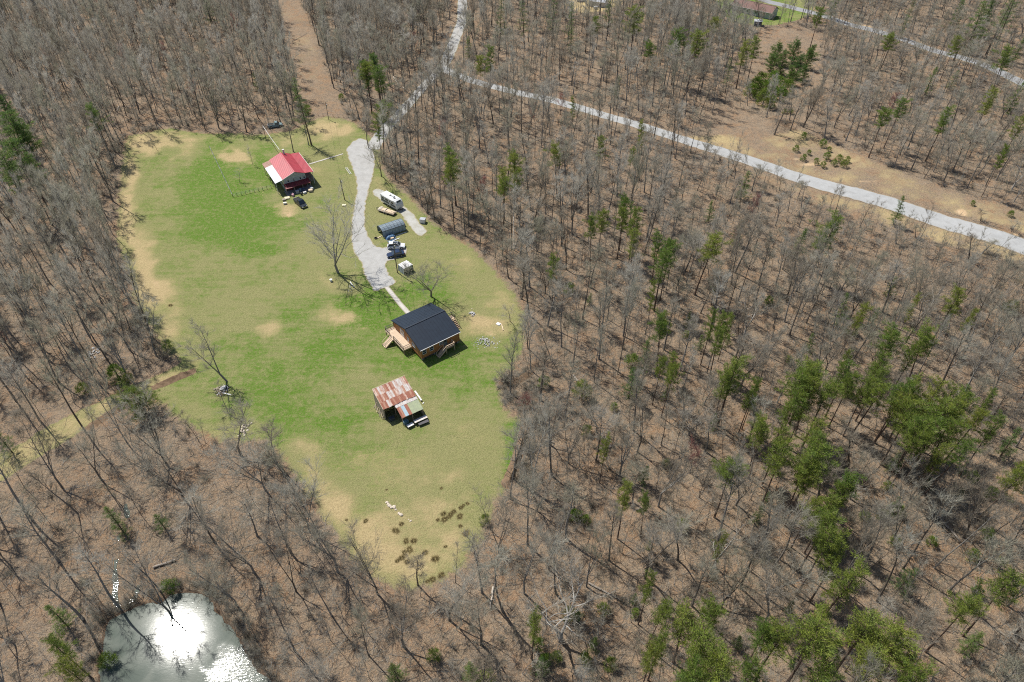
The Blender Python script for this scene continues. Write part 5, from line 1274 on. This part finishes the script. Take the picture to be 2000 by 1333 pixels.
def rv():
    t = thing('travel_trailer', 'white travel trailer parked on the gravel pad', 'trailer', (-34.9, 177.6), -0.75); L2, w, zb, zt_ = 3.6, 1.22, .65, 3.1
    def sec(x, z0, z1): return [(x, -w, z0), (x, w, z0), (x, w, z1 - .08), (x, w - .1, z1), (x, -w + .1, z1), (x, -w, z1 - .08)]
    m = MB(); m.loft([sec(-L2, zb, zt_ - .05), sec(-L2 + .1, zb, zt_), sec(2.3, zb, zt_), sec(2.9, zb, zt_ - .18), sec(3.3, zb, zt_ - .55), sec(3.55, zb + .05, zt_ - 1.1), sec(3.65, zb + .3, zt_ - 1.5)]); m.build('body', M_RVSIDE, t)
    q = MB(); q.box((-.65, 0, zt_ + .012), (5.8, 2 * w - .24, .03)); q.build('roof', M_RVROOF, t)
    for x, y in ((-.6, .1), (1.5, -.1)):
        q = MB(); q.box((x, y, zt_ + .1), (.5, .5, .16)); q.build('roof_vent', paint('vent_grey', (.12, .12, .12), .6), t)
    q = MB(); q.box((.5, .25, zt_ + .16), (.95, .7, .28), taper=.85); q.build('air_conditioner', M_RVROOF, t)
    for s_ in (-1, 1):
        q = MB(); q.box((-.3, s_ * (w + .01), 1.35), (6.4, .02, .55)); q.build('stripe', M_RVSTRIPE, t)
        for x, ww_ in ((-2.7, .9), (-.9, 1.2), (1.6, 1.0)):
            q = MB(); q.box((x, s_ * (w + .015), 2.1), (ww_, .04, .6)); f = q.build('window', M_BLACK, t); q = MB(); q.box((x, s_ * (w + .03), 2.1), (ww_ - .12, .04, .48)); q.build('pane', GLASS, f)
        for x in (-.9, -.1): wheel(t, x, s_ * (w - .15), .34, .22)
    q = MB(); q.box((.45, -w - .02, 1.75), (.7, .05, 1.85)); d = q.build('door', M_WHITE, t); q = MB(); q.box((.45, -w - .05, 2.2), (.4, .03, .6)); q.build('pane', GLASS, d)
    q = MB(); q.bar((-2.9, -w - .1, zt_ - .15), (2.1, -w - .1, zt_ - .15), .14, .14); q.build('awning_roll', M_WHITE, t)
    q = MB(); q.add([(2.93, -.8, zt_ - .16), (2.93, .8, zt_ - .16), (3.32, .8, zt_ - .52), (3.32, -.8, zt_ - .52)], [(0, 1, 2, 3)]); q.build('front_window', GLASS, t)
    q = MB(); q.bar((3.3, -.7, .6), (4.5, 0, .55), .1, .12); q.bar((3.3, .7, .6), (4.5, 0, .55), .1, .12); q.box((4.3, 0, .35), (.1, .1, .7)); q.build('hitch', M_BLACK, t)
    q = MB(); q.cyl((3.9, 0, .85), .16, .5, 10); q.build('gas_bottle', M_WHITE, t)
rv()
def lumber_trailer():
    t = thing('flatbed_trailer', 'low flatbed trailer loaded with pale lumber beside the travel trailer', 'trailer', (-36.0, 173.9), -0.5)
    q = MB(); q.box((0, 0, .55), (5.6, 1.9, .14)); q.build('bed', M_OLDWOOD, t)
    for s_ in (-1, 1):
        for x in (-.4, .5): wheel(t, x, s_ * 1.02, .32, .2)
    q = MB(); q.bar((-2.8, -.6, .5), (-3.9, 0, .45), .09, .1); q.bar((-2.8, .6, .5), (-3.9, 0, .45), .09, .1); q.build('hitch', M_BLACK, t)
    me = MB(); me.box((0, 0, 0), (4.2, .2, .09)); mm = me.mesh('lumber_board', M_PALEWOOD); me = MB(); me.box((0, 0, 0), (3.4, .24, .1)); m2 = me.mesh('lumber_board', M_PALEWOOD)
    for k in range(3):
        for i in range(7 - k):
            o = link('lumber_board', mm if (i + k) % 3 else m2, t); o.location = (.4 + R.uniform(-.4, .4), -.75 + i * .235 + k * .1, .69 + k * .11); o.rotation_euler[2] = R.uniform(-.04, .04)
    m = MB(); secs = []
    for i in range(7):
        x = -2.7 + i * .42; h = .85 + .25 * math.sin(i * 1.3) ; secs.append([(x, -.9, .63), (x, .9, .63), (x, .7, h), (x, 0, h + .12), (x, -.7, h - .05)])
    m.loft(secs); m.build('tarp', paint('cream_tarp', (.62, .56, .46), .7, (.40, .34, .28), 2.5, bmp=.5), t)
lumber_trailer()

def hoop_shed():
    t = thing('metal_shed', 'blue grey metal shed with arched gridded roof', 'shed', (-33.45, 164.3), 0.573); L, w = 6.9, 1.72
    arc = []
    n = 6
    for i in range(n + 1):
        u = -w + 2 * w * i / n; arc.append((u, 2.0 + .62 * (1 - (u / w) ** 2)))
    for c in range(7):
        x0 = -L / 2 + c * L / 7; x1 = x0 + L / 7
        for i in range(n):
            (y0, z0), (y1, z1) = arc[i], arc[i + 1]
            m = MB(); m.sheet((x0 + .045, y0 + .03, z0), (x1 - .045, y0 + .03, z0), (x1 - .045, y1 - .03, z1), (x0 + .045, y1 - .03, z1), .03); m.build('roof_panel', M_STEEL, t)
    for c in range(8):
        x = -L / 2 + c * L / 7; m = MB()
        for (a, b_) in zip(arc[:-1], arc[1:]): m.bar((x, a[0], a[1] - .05), (x, b_[0], b_[1] - .05), .07, .07)
        m.bar((x, -w, 0), (x, -w, 2.0), .07, .07); m.bar((x, w, 0), (x, w, 2.0), .07, .07); m.build('hoop_frame', M_BLACK, t)
    for (y, z) in arc:
        m = MB(); m.bar((-L / 2, y, z - .055), (L / 2, y, z - .055), .05, .05); m.build('purlin', M_BLACK, t)
    for s_ in (-1, 1):
        for c in range(7):
            x0 = -L / 2 + c * L / 7; q = MB(); q.box((x0 + L / 14, s_ * (w + .02), 1.0), (L / 7 - .03, .03, 1.75)); q.build('side_panel', M_STEEL2, t)
    q = MB(); q.add([(L / 2 - .05, a[0], a[1] - .1) for a in arc] + [(L / 2 - .05, w, 0), (L / 2 - .05, -w, 0)], [tuple(range(len(arc) + 2))]); q.build('end_wall', M_STEEL2, t)
hoop_shed()
HS = lambda u, v: local((-33.45, 164.3), 0.573, u, v)
def tarp(name, label, xy, rz, a, b, h, mat, seed=1):
    t = thing(name, label, 'tarp', xy, rz); rg = random.Random(seed); m = MB(); n = 8; P_ = {}
    vs = []; fs = []
    for i in range(n + 1):
        for j in range(n + 1):
            u = i / n * 2 - 1; v = j / n * 2 - 1; e = max(abs(u), abs(v)); z = h * (1 - e ** 4) + rg.uniform(-.05, .05) * (e < .95)
            vs.append((u * a / 2 * (1 + .05 * rg.uniform(-1, 1)), v * b / 2 * (1 + .05 * rg.uniform(-1, 1)), max(z, .02)))
    for i in range(n):
        for j in range(n): fs.append((i * (n + 1) + j, (i + 1) * (n + 1) + j, (i + 1) * (n + 1) + j + 1, i * (n + 1) + j + 1))
    m.add(vs, fs); m.build('sheet', mat, t)
    for c in ((-1, -1), (1, -1), (1, 1), (-1, 1)):
        q = MB(); q.box((c[0] * a * .47, c[1] * b * .47, .07), (.22, .15, .14), rg.uniform(0, 3)); q.build('weight', M_GREYSTONE, t)
tarp('blue_tarp', 'blue tarp over a heap along the near side of metal shed', HS(-1.7, -2.75), .573, 2.9, 1.3, .75, M_TARP, 3)
tarp('blue_tarp', 'flat blue tarp strip on grass below the metal shed', HS(-1.9, -4.1), .65, 2.6, .7, .12, M_TARP, 4)
for i, (u, v, L_, lb) in enumerate(((1.6, -2.7, 3.2, 'white edged plank beside the metal shed wall'), (-1.4, -4.5, 3.4, 'white plank lying below the blue tarp'), (-4.2, -.9, 1.6, 'pale plank sticking out behind the metal shed'))):
    x, y = HS(u, v); t = thing('plank', lb, 'plank', (x, y), .573 + (.1 * i if i < 2 else .2)); m = MB(); m.box((0, 0, .1), (L_, .24, .07)); m.build('board', M_WHITE if i < 2 else M_PALEWOOD, t); q = MB(); q.box((L_ * .4, 0, .03), (.1, .3, .06)); q.build('bearer', M_OLDWOOD, t)
crate('storage_box', 'tan box on grass behind the white sport utility', 'box', at(766, 467), (.8, .6, .35), .4, M_PALEWOOD)
crate('red_bin', 'pinkish red bin at the far corner of the metal shed', 'bin', HS(3.9, .6), (.8, .7, .8), .3, MJ('red', (.42, .12, .13)))
crate('white_chest', 'small white box with grey lid at the end of the gravel pad', 'box', (-25.2, 168.7), (1.5, 1.25, 1.2), -.25, M_WHITE, MJ('lidgrey', (.40, .42, .45)))
def tyre_ring(xy):
    t = thing('fire_ring', 'dark round fire ring on grass beside the driveway bend', 'fire ring', xy); m = MB(); n = 18
    vs = []; fs = []
    for i in range(n):
        a = i / n * 6.283
        for r, z in ((.42, 0), (.42, .3), (.32, .3), (.32, .02)): vs.append((math.cos(a) * r, math.sin(a) * r, z))
    for i in range(n):
        j = (i + 1) % n
        for k in range(3): fs.append((i * 4 + k, j * 4 + k, j * 4 + k + 1, i * 4 + k + 1))
    m.add(vs, fs); m.build('ring', M_BLACK, t); q = MB(); q.cyl((0, 0, .03), .32, .04, 14); q.build('ash', M_DARK, t)
tyre_ring((-37.4, 160.7))
def tent():
    t = thing('tarp_shelter', 'white tarp shelter with dark open front by the utility pole', 'shelter', (-27.5, 146.2), .73); a, b, h = 2.7, 2.5, 1.9
    for s_ in ((-1, -1), (1, -1), (1, 1), (-1, 1)):
        q = MB(); q.bar((s_[0] * a / 2, s_[1] * b / 2, 0), (s_[0] * a / 2, s_[1] * b / 2, h), .06, .06); q.build('leg', M_RIM, t)
    rg = random.Random(5); m = MB(); n = 7; vs = []; fs = []
    for i in range(n + 1):
        for j in range(n + 1):
            u = i / n * 2 - 1; v = j / n * 2 - 1; vs.append((u * a / 2 * 1.05, v * b / 2 * 1.05, h + .45 * (1 - max(abs(u), abs(v))) + rg.uniform(-.07, .07)))
    for i in range(n):
        for j in range(n): fs.append((i * (n + 1) + j, (i + 1) * (n + 1) + j, (i + 1) * (n + 1) + j + 1, i * (n + 1) + j + 1))
    m.add(vs, fs); m.build('canopy', M_WHITETARP, t)
    for nm, (p0, p1) in (('back_panel', ((-a / 2, b / 2), (a / 2, b / 2))), ('side_panel', ((-a / 2, -b / 2), (-a / 2, b / 2))), ('side_panel', ((a / 2, -b / 2), (a / 2, b / 2)))):
        m = MB(); vs = []
        for i in range(6):
            f = i / 5; x = p0[0] + (p1[0] - p0[0]) * f; y = p0[1] + (p1[1] - p0[1]) * f; k = .06 * math.sin(i * 2.1)
            vs += [(x * 1.12 + k, y * 1.06 + k, .03), (x * 1.03, y * 1.03, h)]
        m.add(vs, [(2 * i, 2 * i + 2, 2 * i + 3, 2 * i + 1) for i in range(5)]); m.build(nm, M_GREYTARP if nm == 'side_panel' else M_WHITETARP, t)
    q = MB(); q.box((.1, .2, .45), (1.8, 1.4, .85), .1, taper=.8); q.build('stored_load', paint('grey_load', (.25, .26, .27), .7), t)
    q = MB(); q.add([(-1.0, -b / 2 - .03, h), (1.2, -b / 2 - .03, h), (.9, -b / 2 + .1, 1.1), (-.5, -b / 2 + .1, 1.25)], [(0, 1, 2, 3)]); q.build('front_flap', M_GREYTARP, t)
tent()

# ------------------------------------------------------------------ poles, wires, fences
def upole(label, xy, h, lean=(0, 0), arm=True, r=.14):
    t = thing('utility_pole', label, 'pole', xy); t.rotation_euler = (lean[0], lean[1], .4)
    m = MB(); m.tube([(0, 0, -.3), (0, 0, h * .5), (0, 0, h)], [r, r * .85, r * .65], 8); m.build('shaft', M_POLE, t)
    if arm:
        q = MB(); q.box((0, 0, h - .5), (1.5, .1, .12)); q.build('crossarm', M_POLE, t)
        for x in (-.65, 0, .65):
            q = MB(); q.cyl((x, 0, h - .36), .05, .16, 8); q.build('insulator', M_RIM, t)
    q = MB(); q.cyl((.22, 0, h - 1.4), .17, .6, 10); q.build('transformer' if arm else 'meter_can', M_RIM, t)
upole('wooden utility pole standing by the white tarp shelter', at(776.4, 533.2), 9.6, (0.02, -0.01))
upole('wooden utility pole on grass left of the driveway', at(673.5, 391), 7.4, (0.0, -.04), False)
upole('short utility pole on straw grass behind the red house', at(642, 234), 6.5, (0, 0), False, .11)
def cable(label, a, b, sag, r=.02):
    t = thing('overhead_cable', label, 'cable', (a[0], a[1], 0)); a = Vector(a); b = Vector(b); o = Vector((a.x, a.y, 0)); pts = []
    for i in range(13):
        f = i / 12; p = a.lerp(b, f) - o; p.z -= sag * 4 * f * (1 - f); pts.append(p)
    m = MB(); m.tube(pts, [r] * 13, 4); m.build('wire', M_BLACK, t)
p1 = at(776.4, 533.2); p2 = at(673.5, 391); p3 = at(642, 234)
cable('sagging cable from shelter pole to the driveway pole', (*p1, 9.2), (*p2, 7.2), 1.2)
cable('sagging cable from shelter pole down to the cabin', (*p1, 9.0), (-24.0, 126.0, 3.6), .8)
cable('sagging cable from driveway pole to the pole behind the red house', (*p2, 7.2), (*p3, 6.3), 1.0)
def white_pole():
    xa, ya = at(547, 298, 5.0); xb, yb = at(513, 246, 4.6)
    t = thing('service_mast', 'long pale cable running from the red roof ridge into the trees', 'cable', (xa, ya, 0)); m = MB(); o = Vector((xa, ya, 0))
    m.tube([Vector((xa, ya, 5.9)) - o, Vector(((xa + xb) / 2, (ya + yb) / 2, 5.0)) - o, Vector((xb, yb, 4.6)) - o], [.07, .07, .07], 6); m.build('line', M_WHITE, t)
    q = MB(); q.tube([Vector((xb, yb, tz(xb, yb))) - o, Vector((xb, yb, 4.8)) - o], [.1, .08], 6); q.build('end_post', M_POLE, t)
white_pole()
def fence(label, a, b, n, hh=1.1, mat=M_OLDWOOD):
    xa, ya = at(*a); xb, yb = at(*b); t = thing('wire_fence', label, 'fence', (xa, ya)); o = Vector((xa, ya, tz(xa, ya)))
    for i in range(n + 1):
        f = i / n; x = xa + (xb - xa) * f; y = ya + (yb - ya) * f; q = MB(); q.box(Vector((x, y, tz(x, y) + hh / 2)) - o, (.1, .1, hh)); q.build('post', mat, t)
    for z in (.35, .7, 1.02):
        q = MB(); q.bar(Vector((xa, ya, tz(xa, ya) + z)) - o, Vector((xb, yb, tz(xb, yb) + z)) - o, .025, .025); q.build('wire', M_RIM, t)
fence('thin wire fence crossing the grass left of red house', (410, 290), (455, 385), 10)
fence('low wire fence from the meadow to the red house porch', (455, 385), (530, 368), 9)
fence('low rail fence where the cleared strip meets the straw grass', (612, 226), (700, 232), 9)
def ladder(a, b):
    xa, ya = at(*a); xb, yb = at(*b); t = thing('ladder', 'white ladder lying on grass left of the driveway', 'ladder', ((xa + xb) / 2, (ya + yb) / 2), math.atan2(yb - ya, xb - xa)); L = math.hypot(xb - xa, yb - ya)
    for s_ in (-1, 1):
        q = MB(); q.box((0, s_ * .26, .08), (L, .09, .1)); q.build('rail', M_WHITE, t)
    for i in range(9):
        q = MB(); q.box((-L / 2 + (i + .5) * L / 9, 0, .08), (.06, .46, .05)); q.build('rung', M_WHITE, t)
ladder((676, 328), (685, 341))

# ------------------------------------------------------------------ far houses at the top edge
def far_house(label, e1, e2, ze, depth, rise, roofm, wallm, wins, name='ranch_house'):
    x1, y1 = unp(e1[0], e1[1], ze); x2, y2 = unp(e2[0], e2[1], ze); L = math.hypot(x2 - x1, y2 - y1); th = math.atan2(y2 - y1, x2 - x1)
    cx_, cy_ = (x1 + x2) / 2, (y1 + y2) / 2; z0 = tz(cx_, cy_)
    t = thing(name, label, 'house', (cx_, cy_, z0), th); he = ze - z0; D = depth
    prof = [(.4, -.5), (D - .4, -.5), (D - .4, he - .1), (D / 2, he + rise - .12), (.4, he - .1)]
    m = MB(); m.loft([[(-L / 2 + .3, y, z) for y, z in prof], [(L / 2 - .3, y, z) for y, z in prof]]); m.build('wall', wallm, t)
    m = MB(); m.sheet((-L / 2, 0, he), (L / 2, 0, he), (L / 2, D / 2, he + rise), (-L / 2, D / 2, he + rise), .1); m.sheet((L / 2, D, he), (-L / 2, D, he), (-L / 2, D / 2, he + rise), (L / 2, D / 2, he + rise), .1); r = m.build('roof', roofm, t)
    q = MB(); q.bar((-L / 2, D / 2, he + rise + .03), (L / 2, D / 2, he + rise + .03), .3, .05); q.build('ridge_cap', roofm, r)
    q = MB(); q.bar((-L / 2, -.05, he - .05), (L / 2, -.05, he - .05), .12, .14); q.build('gutter', M_WHITE, t)
    for f in wins: win(t, (-L / 2 + f * L, .37, he * .55), 1.0, 1.1, 0)
    door(t, (-L / 2 + .42 * L, .37, 1.0), .95, 2.0, 0, M_WHITE)
    return t
far_house('long house with brown roof beyond the woods at top right', (1427.5, 10), (1508, 27), 3.0, 8.5, 2.0, M_SHINGLE, M_SIDING, (.18, .3, .62, .82))
far_house('pale house corner at the top edge behind tall pines', (1150, 2), (1182, 6), 3.0, 7, 2.0, paint('grey_roof', (.40, .42, .45), .7), M_WHITE, (.3, .7), 'pale_house')
xy = at(1479, 50); t = thing('garden_shed', 'small shed with pale roof below the brown roofed house', 'shed', xy, -.2)
m = MB(); m.box((0, 0, 1.05), (3.2, 2.4, 2.1)); m.build('wall', paint('shed_dark_wall', (.10, .12, .14), .7), t)
m = MB(); m.sheet((-1.8, -1.4, 2.1), (1.8, -1.4, 2.1), (1.8, 0, 2.7), (-1.8, 0, 2.7), .06); m.sheet((1.8, 1.4, 2.1), (-1.8, 1.4, 2.1), (-1.8, 0, 2.7), (1.8, 0, 2.7), .06); m.build('roof', M_WHITEROOF, t)
door(t, (0, -1.2, .95), .9, 1.8, 0, M_WHITE, False)
crate('white_chest', 'white box in the far yard at the top edge', 'box', at(1163, 18), (1.6, 1.2, 1.1), .2, M_WHITE)

# ------------------------------------------------------------------ stones, heaps, rushes, logs, banks
def rock_mesh(seed, mat):
    rg = random.Random(seed); m = MB(); n = 7; secs = []
    for k, (z, r) in enumerate(((0, .9), (.35, 1.05), (.75, .8), (1.0, .35))):
        secs.append([(math.cos(i / n * 6.283) * r * rg.uniform(.75, 1.15), math.sin(i / n * 6.283) * r * rg.uniform(.75, 1.15), z * rg.uniform(.85, 1.1)) for i in range(n)])
    m.loft(secs); return m.mesh('stone', mat)
ROCKS = [rock_mesh(i, M_STONE) for i in range(4)]; GROCKS = [rock_mesh(10 + i, M_GREYSTONE) for i in range(4)]
for i, (a, b, s_) in enumerate(((756, 982, .32), (758, 986, .35), (761, 989, .4), (765, 992, .35), (770, 991, .42), (773, 996, .25), (779, 1003, .3), (783, 1006, .4), (802, 1018, .24), (798, 1015, .15))):
    x, y = at(a, b); o = link('limestone_rock', ROCKS[i % 4]); o.location = (x, y, tz(x, y) - .05); o.scale = (s_ * 1.1, s_ * .8, s_ * .8); o.rotation_euler = (0, 0, i * 1.3)
    tag(o, 'pale limestone rock, %s from the left in the row on the lower lawn' % ('leftmost second third fourth fifth sixth seventh eighth tenth ninth'.split()[i]), 'rock', 'limestone rocks on the lower lawn')
def heap(name, label, cat, c, rx, ry, n, meshes, smin, smax, seed, part='stone'):
    x0, y0 = at(*c); t = thing(name, label, cat, (x0, y0)); rg = random.Random(seed); s0 = pxm(x0, y0)
    for i in range(n):
        u, v = rg.gauss(0, .45), rg.gauss(0, .45); o = link(part, meshes[i % len(meshes)], t); q = rg.uniform(smin, smax)
        o.location = (u * rx / s0, v * ry / s0 * 1.6, -.05 + max(0, .25 - .3 * (u * u + v * v))); o.scale = (q * rg.uniform(.8, 1.5), q, q * rg.uniform(.5, .9)); o.rotation_euler = (rg.uniform(-.3, .3), rg.uniform(-.3, .3), rg.uniform(0, 6.28))
heap('rubble_heap', 'heap of grey rubble on bare earth right of the cabin', 'rubble', (948, 668), 26, 12, 120, GROCKS, .05, .16, 3)
heap('stone_heap', 'small dark and pale stone heap behind the cabin', 'stones', (921, 613), 9, 6, 22, GROCKS + ROCKS[:1], .1, .28, 4)
heap('rubble_heap', 'grey stones scattered under the tall lawn tree', 'rubble', (686, 563), 8, 8, 22, GROCKS, .05, .14, 6)
heap('stone_heap', 'pale stones heaped at the lawn edge below the small bare tree', 'stones', (478, 838), 9, 14, 34, ROCKS, .08, .24, 8)
heap('rubble_heap', 'pale grey rubble in the woods left of the meadow', 'rubble', (180, 692), 22, 14, 50, GROCKS, .08, .22, 9)
SCRAP = []
for i in range(4):
    m = MB(); m.box((0, 0, .1), (2.4 - i * .3, .28, .08)); m.box((.3 * i, .1, .2), (.3, .5, .1)); SCRAP.append(m.mesh('scrap_board', (M_OLDWOOD, M_DARK, M_PALEWOOD, M_GREYSTONE)[i]))
heap('scrap_heap', 'heap of scrap boards and stones under the leaning bare tree', 'scrap', (434, 763), 16, 10, 34, SCRAP + SCRAP + GROCKS[:1], .25, .7, 11, 'scrap_piece')
plank('white_plank', 'long white plank jutting out of the scrap heap', (435, 770), (453, 774), .22, .08, M_WHITE, 'plank', .35)
plank('white_board', 'pale flat board at the right lawn edge by the squat tree', (970, 632), (977, 635), .9, .08, M_WHITE, 'board')
plank('white_plank', 'white post lying in grass by the squat tree', (979.5, 634), (983, 646), .2, .1, M_PALEWOOD, 'plank')
plank('white_plank', 'short white plank in the shadow of the tall lawn tree', (684, 551), (689, 559), .25, .06, M_WHITE, 'plank')
def bucket(xy):
    t = thing('bucket', 'pale bucket in the shadow of the tall lawn tree', 'bucket', xy); m = MB(); m.tube([(0, 0, 0), (0, 0, .6)], [.28, .36], 12); m.build('body', paint('pale_blue_plastic', (.6, .68, .68), .5), t); q = MB(); q.cyl((0, 0, .62), .37, .05, 12); q.build('lid', M_WHITE, t)
bucket(at(647, 550))
def rush(seed):
    rg = random.Random(seed); m = MB()
    for _ in range(150):
        a = rg.uniform(0, 6.28); r = rg.random() ** .6 * .35; d = vdir(a + rg.uniform(-.4, .4), rg.uniform(.5, 1.4)); tri_twig(m, Vector((math.cos(a) * r, math.sin(a) * r, -.03)), d, rg.uniform(.4, .85), .045, rg)
    return m.mesh('blades', M_RUSH)
RUSH = [rush(i) for i in range(3)]
rs = [(855,1016,1.),(868,1015,1.2),(880,1005,1.),(886,1000,.9),(898,1009,1.2),(913,984,.8),(900,992,.8),(905,988,.7),(773,1037,1.),(784,1024,.9),(793,1057,1.2),(808,1057,1.1),(830,1080,1.1),(790,1080,1.2),(785,1090,1.1),(776,1096,.9),(800,1074,1.),(850,1092,1.4),(862,1124,1.3),(845,1132,1.1),(835,1136,.8),(910,1042,1.),(899,1028,.8),(870,1068,.7),(714,1018,.7),(677,1016,.6),(755,957,.5),(862,954,.5),(877,1010,1.),(866,1004,.8),(795,1098,1.),(333,597,1.2)]
RL = {}; NUM = 'first second third fourth fifth sixth seventh eighth ninth tenth eleventh twelfth thirteenth fourteenth fifteenth sixteenth'.split()
for i, (a, b, s_) in enumerate(rs):
    x, y = at(a, b); o = link('rush_clump', None); o.location = (x, y, tz(x, y)); q_ = s_ * (.55 + .3 * ((i * .618) % 1)); o.scale = (q_ * (1 + .5 * ((i * .37) % 1)), q_, q_ * .5); o.rotation_euler = (0, 0, i * 1.1); link('blades', RUSH[i % 3], o); link('dead_leaves', RUSH[(i + 1) % 3], o).scale = (1.3, 1.3, .4)
    where = 'in the group right of the limestones' if a > 845 and b < 1035 else 'alone at the left meadow edge' if a < 400 else 'in the scatter at the lawn foot' if b > 1040 else 'of those standing singly near the limestones'
    tag(o, 'x', 'rushes', 'rush tufts on the lower lawn'); RL.setdefault(where, []).append((a, o))
for where, L in RL.items():
    L.sort(key=lambda c: c[0])
    for i, (_, o) in enumerate(L): o['label'] = 'dark brown rush tuft, ' + (('leftmost' if i == 0 else NUM[i] + ' from left') + ' ' if len(L) > 1 else '') + where
def log(label, a, b, r, mat, za=0.1, zb=0.1):
    xa, ya = at(*a); xb, yb = at(*b); t = thing('fallen_log', label, 'log', (xa, ya)); d = Vector((xb - xa, yb - ya, tz(xb, yb) - tz(xa, ya))); rg = random.Random(int(a[0]))
    pts = [d * (i / 5) + Vector((rg.uniform(-.1, .1), rg.uniform(-.1, .1), za + (zb - za) * i / 5 + r)) for i in range(6)]
    m = MB(); m.tube(pts, [r * (1 - .35 * i / 5) for i in range(6)], 7); m.build('stem', mat, t)
    for k in range(3):
        q = MB(); p = pts[2 + k]; q.tube([p, p + Vector((rg.uniform(-.6, .6), rg.uniform(-.6, .6), .5))], [r * .4, r * .15], 4); q.build('branch_stub', mat, t)
M_DEAD = paint('dead_pale_wood', (.46, .41, .34), .85, (.36, .31, .26), 2.0)
M_LOG = paint('grey_log', (.30, .26, .22), .9, (.20, .17, .14), 2.0)
log('short white log on the leaves right of the lower lawn', (1064, 861), (1082, 866), .16, M_DEAD)
log('broken pale log lying below the lower lawn', (963, 1148), (957, 1190), .17, M_DEAD)
log('bright fallen log beside the lower gravel lane', (769, 152), (778, 166), .2, M_DEAD)
log('thin pale log leaning near the lower gravel lane', (786, 172), (802, 188), .14, M_DEAD, .2, 1.2)
log('pale snapped trunk in woods right of the driveway', (1003, 424), (1004, 487), .16, M_DEAD, 6.0, .2)
log('grey fallen trunk in the lower right woods', (1830, 1010), (1875, 1060), .2, M_LOG)
log('grey fallen trunk across leaves in the bottom woods', (1150, 1140), (1215, 1175), .16, M_LOG)
log('short dark log at the water edge of the pond', (300, 1110), (345, 1095), .2, M_LOG)
log('pale log near the top of the left woods', (233, 208), (229, 219), .14, M_DEAD)
log('thin fallen stem across the cleared strip', (571, 82), (600, 66), .09, M_LOG)
log('grey fallen stem in the woods right of the cabin', (1165, 880), (1200, 872), .2, M_LOG)
log('dark fallen trunk at the edge of right woods', (1120, 735), (1150, 775), .25, M_LOG)
def bank(name, pts, h, side, seed):
    """low eroded earth edge: lip, ragged face and toe"""
    rg = random.Random(seed); p = smooth_line(resample(A(pts), .7), 2); d = np.gradient(p, axis=0); d /= np.hypot(d[:, 0], d[:, 1])[:, None]; nr = np.stack([d[:, 1], -d[:, 0]], -1) * side
    m = MB(); vs = []; k = 6
    for i in range(len(p)):
        e = min(1, i / 4, (len(p) - 1 - i) / 4); hh = h * e * rg.uniform(.75, 1.2)
        for (o, z) in ((-1.5, -.03), (-.6, hh * .55), (-.05, hh), (.22 + rg.uniform(-.1, .1), hh * .55), (.35 + rg.uniform(-.12, .12), .04), (.9, -.04)):
            q = p[i] + nr[i] * o; vs.append((q[0], q[1], tz(q[0], q[1]) + z + rg.uniform(-.03, .03)))
    fs = [(i * k + j, i * k + j + 1, (i + 1) * k + j + 1, (i + 1) * k + j) for i in range(len(p) - 1) for j in range(k - 1)]
    m.add(vs, fs); o = m.build(name, M_DIRT, None, False); tag(o, kind='structure')
bank('earth_bank', [(1031, 828), (1024, 860), (1014, 895), (1003, 925), (988, 955)], .8, -1, 1)
bank('earth_bank_track', [(382, 722), (345, 736), (318, 748), (295, 758)], .55, 1, 2)
bank('earth_bank_lower', [(285, 762), (240, 790), (200, 815), (165, 840)], .45, 1, 3)
bank('earth_bank_upper', [(1045, 700), (1030, 730), (1005, 745), (975, 748)], .4, 1, 5)
